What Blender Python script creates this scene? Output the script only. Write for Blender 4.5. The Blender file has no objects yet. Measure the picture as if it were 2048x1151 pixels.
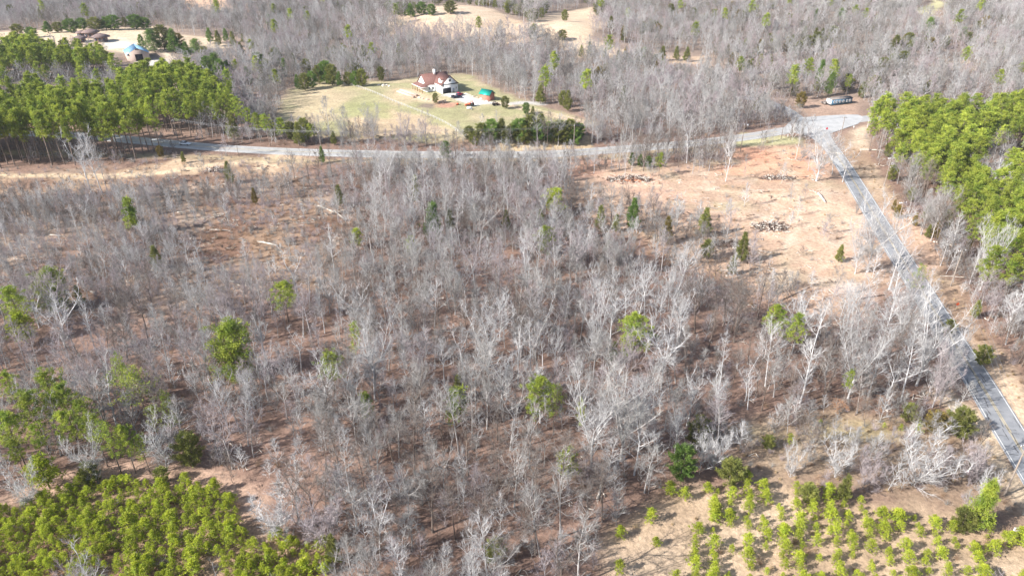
import bpy, math, random
import numpy as np
R = math.radians
random.seed(7)
scene = bpy.context.scene
C = scene.collection

# ------------------------------------------------------------------ camera, sky, sun, exposure
PW, PH = 2048.0, 1151.0
F = 1420.0; PITCH = R(28.72); CH = 89.0
SP, CP = math.sin(PITCH), math.cos(PITCH)
cam = bpy.data.cameras.new('camera')
cam.sensor_width = 36.0; cam.lens = F / PW * 36.0
cam.clip_start = 1.0; cam.clip_end = 9000.0
camo = bpy.data.objects.new('camera', cam); C.objects.link(camo)
camo.location = (0, 0, CH); camo.rotation_euler = (R(90) - PITCH, 0, 0)
scene.camera = camo

SUN_AZ = 24.0      # shadows fall towards +X, turned this much towards +Y
SUN_EL = 33.0
w = bpy.data.worlds.new("World"); scene.world = w; w.use_nodes = True
nt = w.node_tree
sky = nt.nodes.new('ShaderNodeTexSky'); sky.sky_type = 'NISHITA'; sky.sun_disc = False
sky.sun_elevation = R(SUN_EL); sky.sun_rotation = R(270 - SUN_AZ)
sky.air_density = 1.0; sky.dust_density = 1.5; sky.ozone_density = 1.0
bg = nt.nodes['Background']; bg.inputs['Strength'].default_value = 0.10
nt.links.new(sky.outputs[0], bg.inputs['Color'])
sl = bpy.data.lights.new('sun', 'SUN'); sl.energy = 5.0; sl.angle = R(0.5); sl.color = (1.0, 0.98, 0.955)
so = bpy.data.objects.new('sun', sl); C.objects.link(so)
so.rotation_euler = (R(90 - SUN_EL), 0, R(SUN_AZ - 90))
scene.view_settings.view_transform = 'Standard'; scene.view_settings.look = 'None'
scene.view_settings.exposure = 0.97; scene.view_settings.gamma = 1.0
scene.view_settings.use_curve_mapping = False
scene.cycles.max_bounces = 4; scene.cycles.diffuse_bounces = 2; scene.cycles.glossy_bounces = 1
scene.cycles.transmission_bounces = 2; scene.cycles.transparent_max_bounces = 4

# ------------------------------------------------------------------ maths of the place
_tab = np.random.RandomState(3).rand(16, 256, 256)
def vn(x, y, sc, k=0):
    x = np.asarray(x, float) / sc + 37.3 * k; y = np.asarray(y, float) / sc + 11.7 * k
    xi = np.floor(x).astype(int); yi = np.floor(y).astype(int)
    fx = x - xi; fy = y - yi; fx = fx * fx * (3 - 2 * fx); fy = fy * fy * (3 - 2 * fy)
    t = _tab[k % 16]
    a = t[xi % 256, yi % 256]; b = t[(xi + 1) % 256, yi % 256]
    c = t[xi % 256, (yi + 1) % 256]; d = t[(xi + 1) % 256, (yi + 1) % 256]
    return (a * (1 - fx) + b * fx) * (1 - fy) + (c * (1 - fx) + d * fx) * fy - 0.5
def flat(px, py, z=0.0):      # photo pixel -> level ground (planning only)
    u = (px - PW / 2) / F; v = (PH / 2 - py) / F
    dz = -SP + v * CP
    t = (z - CH) / dz
    return u * t, (CP + v * SP) * t
def sstep(a, b, x):
    t = np.clip((x - a) / (b - a), 0, 1); return t * t * (3 - 2 * t)
BUMPS = []                    # (x, y, rx, ry, height)
def bump(px, py, rx, ry, h):
    x, y = flat(px, py); BUMPS.append((x, y, rx, ry, h))
bump(905, 60, 60, 70, 13); bump(1150, 85, 45, 55, 10); bump(190, 100, 130, 90, 7)
bump(880, 190, 75, 45, 3.0); bump(1900, 60, 120, 100, 10); bump(500, 20, 200, 120, 8)
bump(1400, 30, 150, 90, 9)
BANK = [flat(930, 286), flat(1010, 287), flat(1090, 284), flat(1165, 278)]
def segdist(x, y, pts):
    best = np.full(np.shape(x), 1e9)
    for (ax, ay), (bx, by) in zip(pts[:-1], pts[1:]):
        dx, dy = bx - ax, by - ay; L = dx * dx + dy * dy
        t = np.clip(((x - ax) * dx + (y - ay) * dy) / L, 0, 1)
        best = np.minimum(best, np.hypot(x - ax - t * dx, y - ay - t * dy))
    return best
def H(x, y):
    x = np.asarray(x, float); y = np.asarray(y, float)
    h = 1.6 * vn(x, y, 120, 1) + 0.5 * vn(x, y, 45, 2)
    for bx, by, rx, ry, a in BUMPS:
        h = h + a * np.exp(-((x - bx) / rx) ** 2 - ((y - by) / ry) ** 2)
    return h + 2.6 * (1 - sstep(2.0, 7.5, segdist(x, y, BANK)))
def hit(px, py, up=0.0):      # photo pixel -> point on the terrain (raised by up)
    u = (px - PW / 2) / F; v = (PH / 2 - py) / F
    dz = -SP + v * CP; dy = CP + v * SP
    lo = (up - 3 - CH) / dz
    t = (up + 16 - CH) / dz
    st = 1.0
    while True:
        x, y = u * t, dy * t
        if CH + dz * t <= float(H(x, y)) + up or t > lo * 1.3: break
        t += st
    a, b = t - st, t
    for _ in range(12):
        m = (a + b) / 2
        if CH + dz * m <= float(H(u * m, dy * m)) + up: b = m
        else: a = m
    return u * b, dy * b
def proj(x, y, z):
    zc = y * CP + (CH - z) * SP
    yc = y * SP - (CH - z) * CP
    return PW / 2 + F * x / zc, PH / 2 - F * yc / zc, zc
def wpoly(p): return np.array([hit(*q) for q in p])
def sdist(x, y, P):           # signed distance, positive inside
    x = np.asarray(x, float); y = np.asarray(y, float)
    d = np.full(x.shape, 1e9); ins = np.zeros(x.shape, bool)
    n = len(P)
    for i in range(n):
        ax, ay = P[i]; bx, by = P[(i + 1) % n]
        ex, ey = bx - ax, by - ay; L = ex * ex + ey * ey + 1e-9
        t = np.clip(((x - ax) * ex + (y - ay) * ey) / L, 0, 1)
        d = np.minimum(d, np.hypot(x - ax - t * ex, y - ay - t * ey))
        c = ((ay > y) != (by > y)) & (x < (bx - ax) * (y - ay) / (by - ay + 1e-12) + ax)
        ins ^= c
    return np.where(ins, d, -d)
def catmull(P, n=8):
    P = [np.array(p, float) for p in P]
    Q = [2 * P[0] - P[1]] + P + [2 * P[-1] - P[-2]]
    out = []
    for i in range(1, len(Q) - 2):
        for k in range(n):
            t = k / n
            out.append(0.5 * (2 * Q[i] + (Q[i + 1] - Q[i - 1]) * t + (2 * Q[i - 1] - 5 * Q[i] + 4 * Q[i + 1] - Q[i + 2]) * t * t
                              + (3 * Q[i] - Q[i - 1] - 3 * Q[i + 1] + Q[i + 2]) * t ** 3))
    out.append(Q[-2]); return np.array(out)

# ------------------------------------------------------------------ materials
def mat(name, col, rough=0.8, var=0.0, scale=2.0, metal=0.0, spec=0.3, col2=None, bump_=0.0, rnd=0.0, trans=0.0, stretch=None):
    m = bpy.data.materials.new(name); m.use_nodes = True
    t = m.node_tree; b = t.nodes['Principled BSDF']; N = t.nodes.new; L = t.links.new
    b.inputs['Roughness'].default_value = rough; b.inputs['Metallic'].default_value = metal
    b.inputs['Specular IOR Level'].default_value = spec
    b.inputs['Base Color'].default_value = (*col, 1)
    tc = N('ShaderNodeTexCoord'); src = tc.outputs['Object']
    if stretch:
        mp = N('ShaderNodeMapping'); mp.inputs['Scale'].default_value = stretch; L(src, mp.inputs[0]); src = mp.outputs[0]
    out = None
    if var > 0 or col2:
        n = N('ShaderNodeTexNoise'); n.inputs['Scale'].default_value = scale; n.inputs['Detail'].default_value = 3
        L(src, n.inputs['Vector'])
        r = N('ShaderNodeValToRGB'); r.color_ramp.elements[0].position = 0.36; r.color_ramp.elements[1].position = 0.64
        c2 = col2 or tuple(min(1, c * (1 + var)) for c in col)
        c1 = col if col2 else tuple(c * (1 - var) for c in col)
        r.color_ramp.elements[0].color = (*c1, 1); r.color_ramp.elements[1].color = (*c2, 1)
        L(n.outputs['Fac'], r.inputs['Fac']); out = r.outputs[0]
        if bump_ > 0:
            bp = N('ShaderNodeBump'); bp.inputs['Distance'].default_value = bump_; bp.inputs['Strength'].default_value = 1
            L(n.outputs['Fac'], bp.inputs['Height']); L(bp.outputs[0], b.inputs['Normal'])
    if rnd > 0:
        oi = N('ShaderNodeObjectInfo'); mr = N('ShaderNodeMapRange')
        mr.inputs['To Min'].default_value = 1 - rnd; mr.inputs['To Max'].default_value = 1 + rnd
        L(oi.outputs['Random'], mr.inputs['Value'])
        mx = N('ShaderNodeVectorMath'); mx.operation = 'SCALE'
        if out: L(out, mx.inputs[0])
        else: mx.inputs[0].default_value = col
        L(mr.outputs[0], mx.inputs['Scale']); out = mx.outputs[0]
    if out: L(out, b.inputs['Base Color'])
    if trans > 0:
        tr = N('ShaderNodeBsdfTranslucent'); ms = N('ShaderNodeMixShader'); ms.inputs[0].default_value = trans
        if out: L(out, tr.inputs[0])
        else: tr.inputs[0].default_value = (*col, 1)
        o = t.nodes['Material Output']
        L(b.outputs[0], ms.inputs[1]); L(tr.outputs[0], ms.inputs[2]); L(ms.outputs[0], o.inputs['Surface'])
    return m
M = {}
M['bark_pale'] = mat('bark_pale', (.55, .53, .515), .9, .22, 1.5, rnd=.12)
M['bark_grey'] = mat('bark_grey', (.37, .345, .325), .9, .25, 1.5, rnd=.15)
M['bark_dark'] = mat('bark_dark', (.17, .13, .105), .9, .25, 2, rnd=.15)
M['bark_mauve'] = mat('bark_mauve', (.35, .305, .30), .9, .25, 1.5, rnd=.12)
M['bark_pine'] = mat('bark_pine', (.21, .16, .13), .9, .3, 2, rnd=.15)
M['twig_pale'] = mat('twig_pale', (.40, .38, .37), .9, rnd=.14)
M['twig_grey'] = mat('twig_grey', (.30, .29, .27), .9, rnd=.16)
M['twig_dark'] = mat('twig_dark', (.235, .21, .19), .9, rnd=.16)
M['twig_mauve'] = mat('twig_mauve', (.37, .31, .31), .9, rnd=.14)
M['twig_brush'] = mat('twig_brush', (.33, .22, .14), .9, rnd=.25)
M['straw'] = mat('straw', (.50, .37, .22), .9, rnd=.2)
M['leaf_beech'] = mat('leaf_beech', (.48, .27, .15), .8, .2, .8, rnd=.15, trans=.25)
M['needle_pine'] = mat('needle_pine', (.16, .235, .03), .65, col2=(.40, .44, .06), scale=.35, rnd=.22, trans=.3)
M['needle_dark'] = mat('needle_dark', (.10, .18, .035), .65, col2=(.21, .30, .06), scale=.4, rnd=.15, trans=.3)
M['needle_young'] = mat('needle_young', (.28, .36, .03), .6, col2=(.52, .55, .055), scale=.9, rnd=.2, trans=.35)
M['needle_cedar'] = mat('needle_cedar', (.13, .15, .035), .7, col2=(.25, .25, .06), scale=.8, rnd=.28, trans=.2)
M['needle_rust'] = mat('needle_rust', (.17, .13, .03), .7, col2=(.27, .20, .045), scale=.8, rnd=.15, trans=.2)
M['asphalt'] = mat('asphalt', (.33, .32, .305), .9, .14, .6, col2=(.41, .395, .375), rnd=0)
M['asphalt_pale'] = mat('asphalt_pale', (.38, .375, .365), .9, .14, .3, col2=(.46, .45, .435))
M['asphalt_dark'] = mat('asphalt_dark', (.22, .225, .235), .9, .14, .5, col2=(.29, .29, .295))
M['line_white'] = mat('line_white', (.75, .74, .70), .7, .12, 1.2)
M['line_yellow'] = mat('line_yellow', (.48, .38, .20), .8, .25, .8)
M['tar'] = mat('tar', (.06, .055, .055), .7)
M['white'] = mat('white_siding', (.80, .79, .76), .6, .04, 1, stretch=(.2, .2, 6))
M['board'] = mat('board_paint', (.60, .57, .52), .7, .15, 2)
M['trim'] = mat('white_trim', (.82, .80, .77), .5)
M['roof_brown'] = mat('brown_shingle', (.17, .085, .07), .85, .22, 3)
M['glass'] = mat('window_glass', (.05, .07, .10), .12, spec=.6)
M['dark'] = mat('dark_interior', (.02, .02, .025), .9)
M['black_trim'] = mat('black_trim', (.03, .03, .035), .5)
M['wood'] = mat('porch_wood', (.36, .20, .11), .7, .2, 3)
M['green_roof'] = mat('green_metal', (.02, .36, .27), .35, .08, 1, metal=.3, stretch=(4, .3, 1))
M['brick'] = mat('red_brick', (.42, .17, .12), .85, .2, 4)
M['blue_roof'] = mat('blue_metal', (.26, .46, .64), .3, .07, 1, metal=.2, stretch=(.3, 3, 1))
M['tan_metal'] = mat('tan_metal', (.50, .37, .30), .6, .06, 1, stretch=(4, 4, .2))
M['brown_roof'] = mat('hut_shingle', (.20, .14, .125), .85, .2, 2)
M['stone'] = mat('hut_wall', (.22, .15, .13), .85, .3, 3)
M['mobile'] = mat('blue_siding', (.06, .14, .22), .6, .12, 1, stretch=(5, 5, .3))
M['rust_roof'] = mat('rusty_roof', (.20, .17, .15), .7, .2, 1)
M['lumber'] = mat('lumber', (.66, .50, .40), .8, .15, 4, stretch=(.3, 6, 6))
M['log'] = mat('weathered_log', (.55, .49, .42), .85, .3, 2)
M['log_dark'] = mat('dark_log', (.16, .11, .085), .9, .4, 2)
M['clay'] = mat('clay_heap', (.50, .24, .14), .95, .2, 1)
M['rock'] = mat('rock', (.60, .52, .43), .9, .15, 1)
M['pole'] = mat('pole_wood', (.28, .23, .19), .9, .15, 2)
M['wire'] = mat('wire', (.35, .35, .36), .5, metal=.5)
M['insul'] = mat('insulator', (.75, .75, .76), .4)
M['red'] = mat('red_paint', (.55, .02, .05), .3, spec=.5)
M['orange'] = mat('orange_paint', (.72, .13, .05), .4)
M['carwhite'] = mat('car_white', (.80, .82, .84), .25, spec=.5)
M['carblack'] = mat('car_black', (.015, .018, .03), .25, spec=.5)
M['tyre'] = mat('rubber', (.025, .025, .025), .8)
M['grey'] = mat('grey_metal', (.40, .41, .42), .5, metal=.4)
M['tarp'] = mat('blue_tarp', (.12, .28, .5), .5)

# ------------------------------------------------------------------ mesh builder
class MB:
    def __init__(s): s.v = []; s.n = 0; s.f = {3: [], 4: []}; s.m = {3: [], 4: []}; s.sm = False
    def add(s, V, Fc, mi=0):
        V = np.asarray(V, float).reshape(-1, 3)
        if isinstance(Fc, np.ndarray): groups = [Fc]
        else:
            groups = []
            for k in (3, 4):
                g = [f for f in Fc if len(f) == k]
                if g: groups.append(np.array(g))
            big = [f for f in Fc if len(f) > 4]
            t = [(f[0], f[i], f[i + 1]) for f in big for i in range(1, len(f) - 1)]
            if t: groups.append(np.array(t))
        for g in groups:
            k = g.shape[1]; s.f[k].append(g + s.n); s.m[k].append(np.full(len(g), mi))
        s.v.append(V); s.n += len(V)
    def tube(s, P, rad, sides=4, mi=0, cap=False):
        P = np.asarray(P, float); n = len(P); T = np.gradient(P, axis=0)
        T /= np.linalg.norm(T, axis=1)[:, None] + 1e-9
        ref = np.array([1.0, 0, 0]) if abs(T[0][0]) < .8 else np.array([0, 1.0, 0])
        A = np.cross(T, ref); A /= np.linalg.norm(A, axis=1)[:, None] + 1e-9
        B = np.cross(T, A)
        an = np.arange(sides) * 2 * math.pi / sides
        rad = np.asarray(rad, float)[:, None, None]
        V = P[:, None, :] + rad * (np.cos(an)[None, :, None] * A[:, None, :] + np.sin(an)[None, :, None] * B[:, None, :])
        i = np.arange(n - 1)[:, None] * sides; j = np.arange(sides)[None, :]; j2 = (j + 1) % sides
        Fq = np.stack([i + j, i + j2, i + sides + j2, i + sides + j], -1).reshape(-1, 4)
        s.add(V.reshape(-1, 3), Fq, mi)
        if cap:
            c = s.n
            s.add(np.vstack([V[-1], P[-1] + T[-1] * rad[-1, 0, 0] * .1]), [(k, (k + 1) % sides, sides) for k in range(sides)], mi)
            s.add(np.vstack([V[0], P[0]]), [((k + 1) % sides, k, sides) for k in range(sides)], mi)
    def box(s, c, d, mi=0, yaw=0.0, pitch=0.0):
        x, y, z = [q / 2 for q in d]
        V = np.array([(a, b, e) for a in (-x, x) for b in (-y, y) for e in (-z, z)])
        if pitch: V = np.stack([V[:, 0] * math.cos(pitch) - V[:, 2] * math.sin(pitch), V[:, 1], V[:, 0] * math.sin(pitch) + V[:, 2] * math.cos(pitch)], 1)
        if yaw: V = np.stack([V[:, 0] * math.cos(yaw) - V[:, 1] * math.sin(yaw), V[:, 0] * math.sin(yaw) + V[:, 1] * math.cos(yaw), V[:, 2]], 1)
        s.add(V + np.array(c), [(0, 1, 3, 2), (4, 6, 7, 5), (0, 4, 5, 1), (2, 3, 7, 6), (0, 2, 6, 4), (1, 5, 7, 3)], mi)
    def tris(s, A, B, Cc, mi=0):
        n = len(A); V = np.stack([A, B, Cc], 1).reshape(-1, 3)
        s.add(V, np.arange(3 * n).reshape(n, 3), mi)
    def cyl(s, p, q, r, sides=10, mi=0, r2=None):
        s.tube([p, q], [r, r if r2 is None else r2], sides, mi, cap=True)
    def mesh(s, name, mats):
        me = bpy.data.meshes.new(name)
        V = np.vstack(s.v); me.vertices.add(len(V)); me.vertices.foreach_set('co', V.ravel())
        f3 = np.vstack(s.f[3]) if s.f[3] else np.zeros((0, 3), int); f4 = np.vstack(s.f[4]) if s.f[4] else np.zeros((0, 4), int)
        nl = f3.size + f4.size; me.loops.add(nl); me.polygons.add(len(f3) + len(f4))
        me.loops.foreach_set('vertex_index', np.concatenate([f3.ravel(), f4.ravel()]).astype(np.int32))
        st = np.concatenate([np.arange(len(f3)) * 3, f3.size + np.arange(len(f4)) * 4]).astype(np.int32)
        me.polygons.foreach_set('loop_start', st)
        mi = np.concatenate((s.m[3] or [np.zeros(0, int)]) + (s.m[4] or [np.zeros(0, int)])).astype(np.int32)
        for m in mats: me.materials.append(m)
        me.polygons.foreach_set('material_index', mi)
        if s.sm: me.polygons.foreach_set('use_smooth', np.ones(len(mi), bool))
        me.update(calc_edges=True); me.validate(); return me
def tag(o, label=None, cat=None, group=None, kind=None):
    if label: o['label'] = label
    if cat: o['category'] = cat
    if group: o['group'] = group
    if kind: o['kind'] = kind
    return o
def link(name, me, parent=None):
    o = bpy.data.objects.new(name, me); C.objects.link(o)
    if parent: o.parent = parent
    return o
def part(name, mb, mats, parent): return link(name, mb.mesh(name, [M[k] for k in mats]), parent)
def thing(name, label, cat, loc, yaw=0.0, group=None):
    o = bpy.data.objects.new(name, None); C.objects.link(o); o.empty_display_size = .5
    o.location = loc; o.rotation_euler = (0, 0, yaw)
    return tag(o, label, cat, group)
def ground(px, py, dz=0.0):
    x, y = hit(px, py); return (x, y, float(H(x, y)) + dz)

# ------------------------------------------------------------------ ground
def axis(lo, hi, st, far):
    a = list(np.arange(lo, hi + .1, st)); g = st; e = a[-1]; 
    while e < far: g *= 1.5; e += g; a.append(e)
    g = st; b = a[0]; pre = []
    while b > -far: g *= 1.5; b -= g; pre.append(b)
    return np.array(pre[::-1] + a)
gx = axis(-420, 420, 2.0, 6000); gy = axis(40, 860, 2.0, 6000)
GX, GY = np.meshgrid(gx, gy, indexing='ij'); X = GX.ravel(); Y = GY.ravel()
ZH = H(X, Y)
LITTER = (.245, .157, .117)
col = np.tile(np.array(LITTER), (len(X), 1))
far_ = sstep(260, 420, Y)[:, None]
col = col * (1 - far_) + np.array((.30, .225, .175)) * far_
nz = vn(X, Y, 9, 3) + .6 * vn(X, Y, 4, 4); nz2 = vn(X, Y, 22, 5) + .5 * vn(X, Y, 11, 6)
col *= (1 + .35 * nz2)[:, None]
def zone(poly, c, soft=2.0, rag=5.0, c2=None, alpha=1.0, patch=None):
    P = wpoly(poly); m = (X > P[:, 0].min() - 15) & (X < P[:, 0].max() + 15) & (Y > P[:, 1].min() - 15) & (Y < P[:, 1].max() + 15)
    if not m.any(): return
    sd = sdist(X[m], Y[m], P) + rag * nz[m]
    wt = sstep(-soft, soft, sd) * alpha
    if patch: wt = wt * sstep(patch[0], patch[1], vn(X[m], Y[m], patch[2], 8) + .5 * vn(X[m], Y[m], patch[2] / 3, 9))
    cc = np.tile(np.array(c), (m.sum(), 1))
    if c2:
        k = sstep(-.25, .25, vn(X[m], Y[m], 14, 7) + .5 * vn(X[m], Y[m], 5, 8))[:, None]; cc = cc * (1 - k) + np.array(c2) * k
    col[m] = col[m] * (1 - wt[:, None]) + cc * wt[:, None]
def strip(pts, width, c, soft=1.0, rag=1.5, alpha=1.0):
    P = catmull([hit(*p) for p in pts], 6); m = (X > P[:, 0].min() - 30) & (X < P[:, 0].max() + 30) & (Y > P[:, 1].min() - 30) & (Y < P[:, 1].max() + 30)
    d = width - segdist(X[m], Y[m], [tuple(q) for q in P]) + rag * nz[m]
    wt = (sstep(-soft, soft, d) * alpha)[:, None]
    col[m] = col[m] * (1 - wt) + np.array(c) * wt
TAN = (.50, .36, .235); CLAY = (.60, .345, .215); SAND = (.66, .47, .31); GRASS = (.40, .365, .17); STRAW = (.50, .38, .245)
BRUSH = (.26, .165, .115)
# cut-over land on the left
zone([(-300, 345), (640, 330), (720, 400), (700, 560), (300, 640), (-300, 600)], (.28, .185, .135), 6, 10, (.37, .27, .20))
zone([(400, 400), (640, 380), (680, 470), (600, 570), (420, 560)], (.23, .135, .09), 4, 8, (.33, .22, .145))
zone([(-300, 355), (200, 350), (330, 322), (560, 306), (680, 318), (560, 350), (400, 372), (100, 382), (-300, 392)], (.42, .29, .19), 3, 6, BRUSH)
zone([(340, 318), (560, 308), (640, 322), (520, 345), (330, 350)], SAND, 2, 6, TAN, patch=(-.1, .15, 9))
strip([(-250, 350), (60, 351), (200, 352), (330, 344), (420, 330), (540, 320)], 2.4, (.62, .46, .30))
# pasture and yard
zone([(540, 262), (575, 180), (640, 158), (760, 163), (930, 145), (1000, 185), (1080, 212), (1190, 245), (930, 282), (700, 276), (600, 270)], (.43, .35, .215), 3, 4, (.35, .32, .17))
zone([(560, 258), (600, 190), (660, 172), (700, 200), (640, 250)], (.49, .38, .24), 3, 6, alpha=.8)
zone([(760, 215), (850, 235), (905, 268), (700, 275), (690, 240)], (.52, .38, .25), 3, 5, alpha=.85)
zone([(690, 205), (780, 205), (770, 235), (680, 235)], (.31, .31, .14), 3, 5, alpha=.7)
zone([(790, 178), (830, 178), (850, 195), (900, 200), (880, 208), (800, 195)], (.60, .42, .28), 2, 3, alpha=.9)
zone([(845, 206), (870, 208), (862, 218), (838, 214)], (.22, .17, .13), 1, 1.5)
zone([(875, 205), (915, 205), (905, 216), (875, 214)], (.44, .25, .17), 1, 2)
strip([(893, 190), (925, 194), (965, 203), (1010, 208), (1050, 205), (1085, 208)], 2.2, (.50, .47, .43))
zone([(890, 186), (925, 186), (948, 197), (985, 205), (950, 212), (905, 197)], (.66, .63, .58), 1, 1)
strip([(995, 205), (1060, 222), (1130, 238), (1190, 250)], 1.2, (.58, .44, .30))
# bank by the road
zone([(985, 284), (1180, 276), (1185, 300), (985, 305)], (.56, .42, .25), 2, 4, (.42, .30, .19))
zone([(0, 300), (640, 318), (1200, 310), (1560, 275), (1590, 285), (1200, 325), (640, 328), (0, 310)], (.42, .33, .20), 2, 2, alpha=.7)
# clearing beside the junction
zone([(1130, 318), (1330, 335), (1480, 300), (1560, 283), (1650, 290), (1735, 420), (1790, 560), (1700, 640), (1560, 610), (1400, 540), (1250, 470), (1120, 420)], (.52, .345, .24), 4, 8, (.455, .31, .215))
zone([(1440, 300), (1570, 290), (1640, 305), (1650, 350), (1560, 362), (1430, 340)], (.62, .33, .21), 3, 5, (.60, .38, .25))
zone([(1190, 345), (1330, 350), (1400, 395), (1300, 400), (1200, 380)], (.55, .355, .25), 3, 5)
zone([(1500, 385), (1700, 380), (1740, 480), (1700, 545), (1560, 520), (1500, 440)], (.585, .41, .29), 4, 8, (.55, .365, .255))
zone([(1340, 385), (1520, 395), (1500, 430), (1380, 425)], (.47, .38, .235), 3, 7, alpha=.8, patch=(-.15, .1, 8))
zone([(1430, 350), (1600, 362), (1620, 385), (1440, 378)], (.40, .28, .18), 2, 5, patch=(-.05, .15, 6))
zone([(1490, 268), (1600, 274), (1610, 290), (1450, 292)], (.44, .40, .22), 2, 3)
zone([(1600, 545), (1680, 555), (1770, 580), (1760, 602), (1670, 590), (1620, 575)], (.74, .62, .52), 1.5, 5, (.58, .42, .33))
zone([(1130, 310), (1230, 318), (1220, 345), (1140, 360)], (.45, .27, .19), 3, 5)
for k in range(7): strip([(1475 + 26 * k, 540 - 6 * k), (1490 + 24 * k, 470 - 4 * k), (1500 + 20 * k, 400)], .25, (.46, .31, .2), .6, .6, alpha=.7)
strip([(1560, 300), (1590, 360), (1600, 430), (1570, 500)], .5, (.66, .50, .36), .6, .8); strip([(1180, 375), (1300, 372), (1420, 380), (1560, 395), (1690, 440)], 1.4, (.62, .45, .31), 1, 2, alpha=.8)
zone([(1180, 330), (1700, 300), (1760, 560), (1560, 600), (1200, 430)], (.40, .28, .20), 1.5, 7, (.45, .36, .24), alpha=.6, patch=(.12, .3, 9))
zone([(1180, 330), (1700, 300), (1760, 560), (1560, 600), (1200, 430)], (.64, .50, .39), 1.5, 7, alpha=.35, patch=(.2, .34, 4))
# verge right of the road
zone([(1700, 262), (1725, 300), (1790, 390), (1900, 560), (2060, 790), (2200, 1000), (2120, 980), (1980, 770), (1840, 560), (1740, 400), (1700, 330), (1672, 275)], (.46, .335, .23), 2, 4, (.36, .245, .165))
zone([(1700, 262), (1735, 250), (1735, 300), (1700, 290)], (.55, .42, .30), 2, 2)
zone([(1750, 410), (1830, 430), (1890, 510), (1850, 560), (1790, 480)], (.55, .37, .26), 3, 4)
# bottom right: swale and plantation
zone([(1440, 850), (1650, 820), (1900, 840), (2080, 980), (2120, 1100), (1900, 1010), (1500, 960)], (.40, .295, .195), 3, 6, (.32, .225, .155))
zone([(1330, 960), (1480, 965), (1800, 1010), (2100, 1050), (2200, 1250), (1150, 1260), (1230, 1080)], (.52, .385, .265), 2, 4, (.45, .32, .21))
zone([(1500, 858), (1780, 850), (1790, 872), (1520, 885)], (.42, .35, .18), 2, 4, alpha=.6)
strip([(1880, 790), (1960, 850), (2010, 935), (2060, 1010)], 2.2, (.60, .46, .31))
strip([(2000, 745), (2070, 860), (2130, 960)], 1.5, (.60, .44, .30))
# left plantation
zone([(-200, 1080), (100, 985), (300, 955), (480, 985), (560, 1060), (650, 1090), (700, 1250), (-250, 1250)], (.34, .23, .15), 2, 4, (.27, .165, .105))
strip([(-100, 1060), (100, 975), (260, 952), (400, 960), (500, 1010)], 3, (.42, .28, .20))
# far fields
zone([(770, 70), (800, 30), (900, 3), (1000, 25), (1080, 55), (1060, 85), (900, 80)], (.58, .44, .31), 5, 8, (.52, .38, .26))
zone([(1060, 60), (1100, 25), (1180, 15), (1210, 50), (1170, 75), (1230, 95), (1330, 110), (1290, 122), (1150, 115), (1100, 80)], (.60, .45, .31), 4, 6)
zone([(-100, 68), (200, 58), (320, 52), (340, 68), (430, 75), (470, 95), (380, 100), (330, 90), (280, 110), (150, 100), (-100, 90)], (.58, .45, .31), 4, 5)
zone([(1320, 112), (1420, 112), (1400, 128), (1330, 128)], (.50, .36, .25), 3, 4)
zone([(350, 0), (460, -5), (470, 18), (390, 20)], (.52, .35, .24), 4, 6)
zone([(1830, 20), (1870, 0), (1890, 5), (1860, 40)], (.50, .45, .25), 3, 3)
zone([(1640, 90), (1700, 85), (1700, 105), (1650, 108)], (.44, .29, .19), 3, 4)
zone([(1870, 118), (1935, 118), (1945, 140), (1880, 142)], (.40, .30, .22), 3, 6)
zone([(1600, 195), (1720, 195), (1715, 235), (1640, 240), (1600, 225)], (.38, .26, .19), 3, 4)
# barn yard
zone([(200, 80), (262, 84), (260, 96), (215, 98)], (.66, .60, .50), 1.5, 1)
strip([(240, 76), (262, 84), (285, 92), (320, 100), (345, 118), (355, 128), (335, 131), (300, 128), (280, 126)], 2.0, (.66, .53, .40))
zone([(270, 122), (330, 118), (345, 132), (285, 134)], (.60, .54, .46), 1.5, 2)

mb = MB(); nX, nY = len(gx), len(gy)
I = np.arange(nX - 1)[:, None] * nY + np.arange(nY - 1)[None, :]; I = I.ravel()
mb.add(np.stack([X, Y, ZH], 1), np.stack([I, I + nY, I + nY + 1, I + 1], 1)); mb.sm = True
gm = bpy.data.materials.new('ground'); gm.use_nodes = True
t = gm.node_tree; b = t.nodes['Principled BSDF']; b.inputs['Roughness'].default_value = .95; b.inputs['Specular IOR Level'].default_value = .1
at = t.nodes.new('ShaderNodeAttribute'); at.attribute_name = 'soil'
tc = t.nodes.new('ShaderNodeTexCoord'); prev = at.outputs['Color']
def mulnoise(sc, lo, hi, prev, det=4, rough=.6):
    n = t.nodes.new('ShaderNodeTexNoise'); n.inputs['Scale'].default_value = sc; n.inputs['Detail'].default_value = det; n.inputs['Roughness'].default_value = rough
    t.links.new(tc.outputs['Object'], n.inputs['Vector'])
    r = t.nodes.new('ShaderNodeMapRange'); r.inputs['From Min'].default_value = .3; r.inputs['From Max'].default_value = .7
    r.inputs['To Min'].default_value = lo; r.inputs['To Max'].default_value = hi; t.links.new(n.outputs['Fac'], r.inputs['Value'])
    v = t.nodes.new('ShaderNodeVectorMath'); v.operation = 'SCALE'; t.links.new(prev, v.inputs[0]); t.links.new(r.outputs[0], v.inputs['Scale'])
    return v.outputs[0], n
prev, n1 = mulnoise(.16, .82, 1.18, prev, 6, .7)
prev, n2 = mulnoise(1.1, .6, 1.4, prev, 5, .8)
prev, n3 = mulnoise(.035, .9, 1.1, prev, 3, .6)
t.links.new(prev, b.inputs['Base Color'])
bp = t.nodes.new('ShaderNodeBump'); bp.inputs['Distance'].default_value = .35; bp.inputs['Strength'].default_value = .8
t.links.new(n2.outputs['Fac'], bp.inputs['Height']); t.links.new(bp.outputs[0], b.inputs['Normal'])
me = mb.mesh('ground', [gm])
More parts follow.
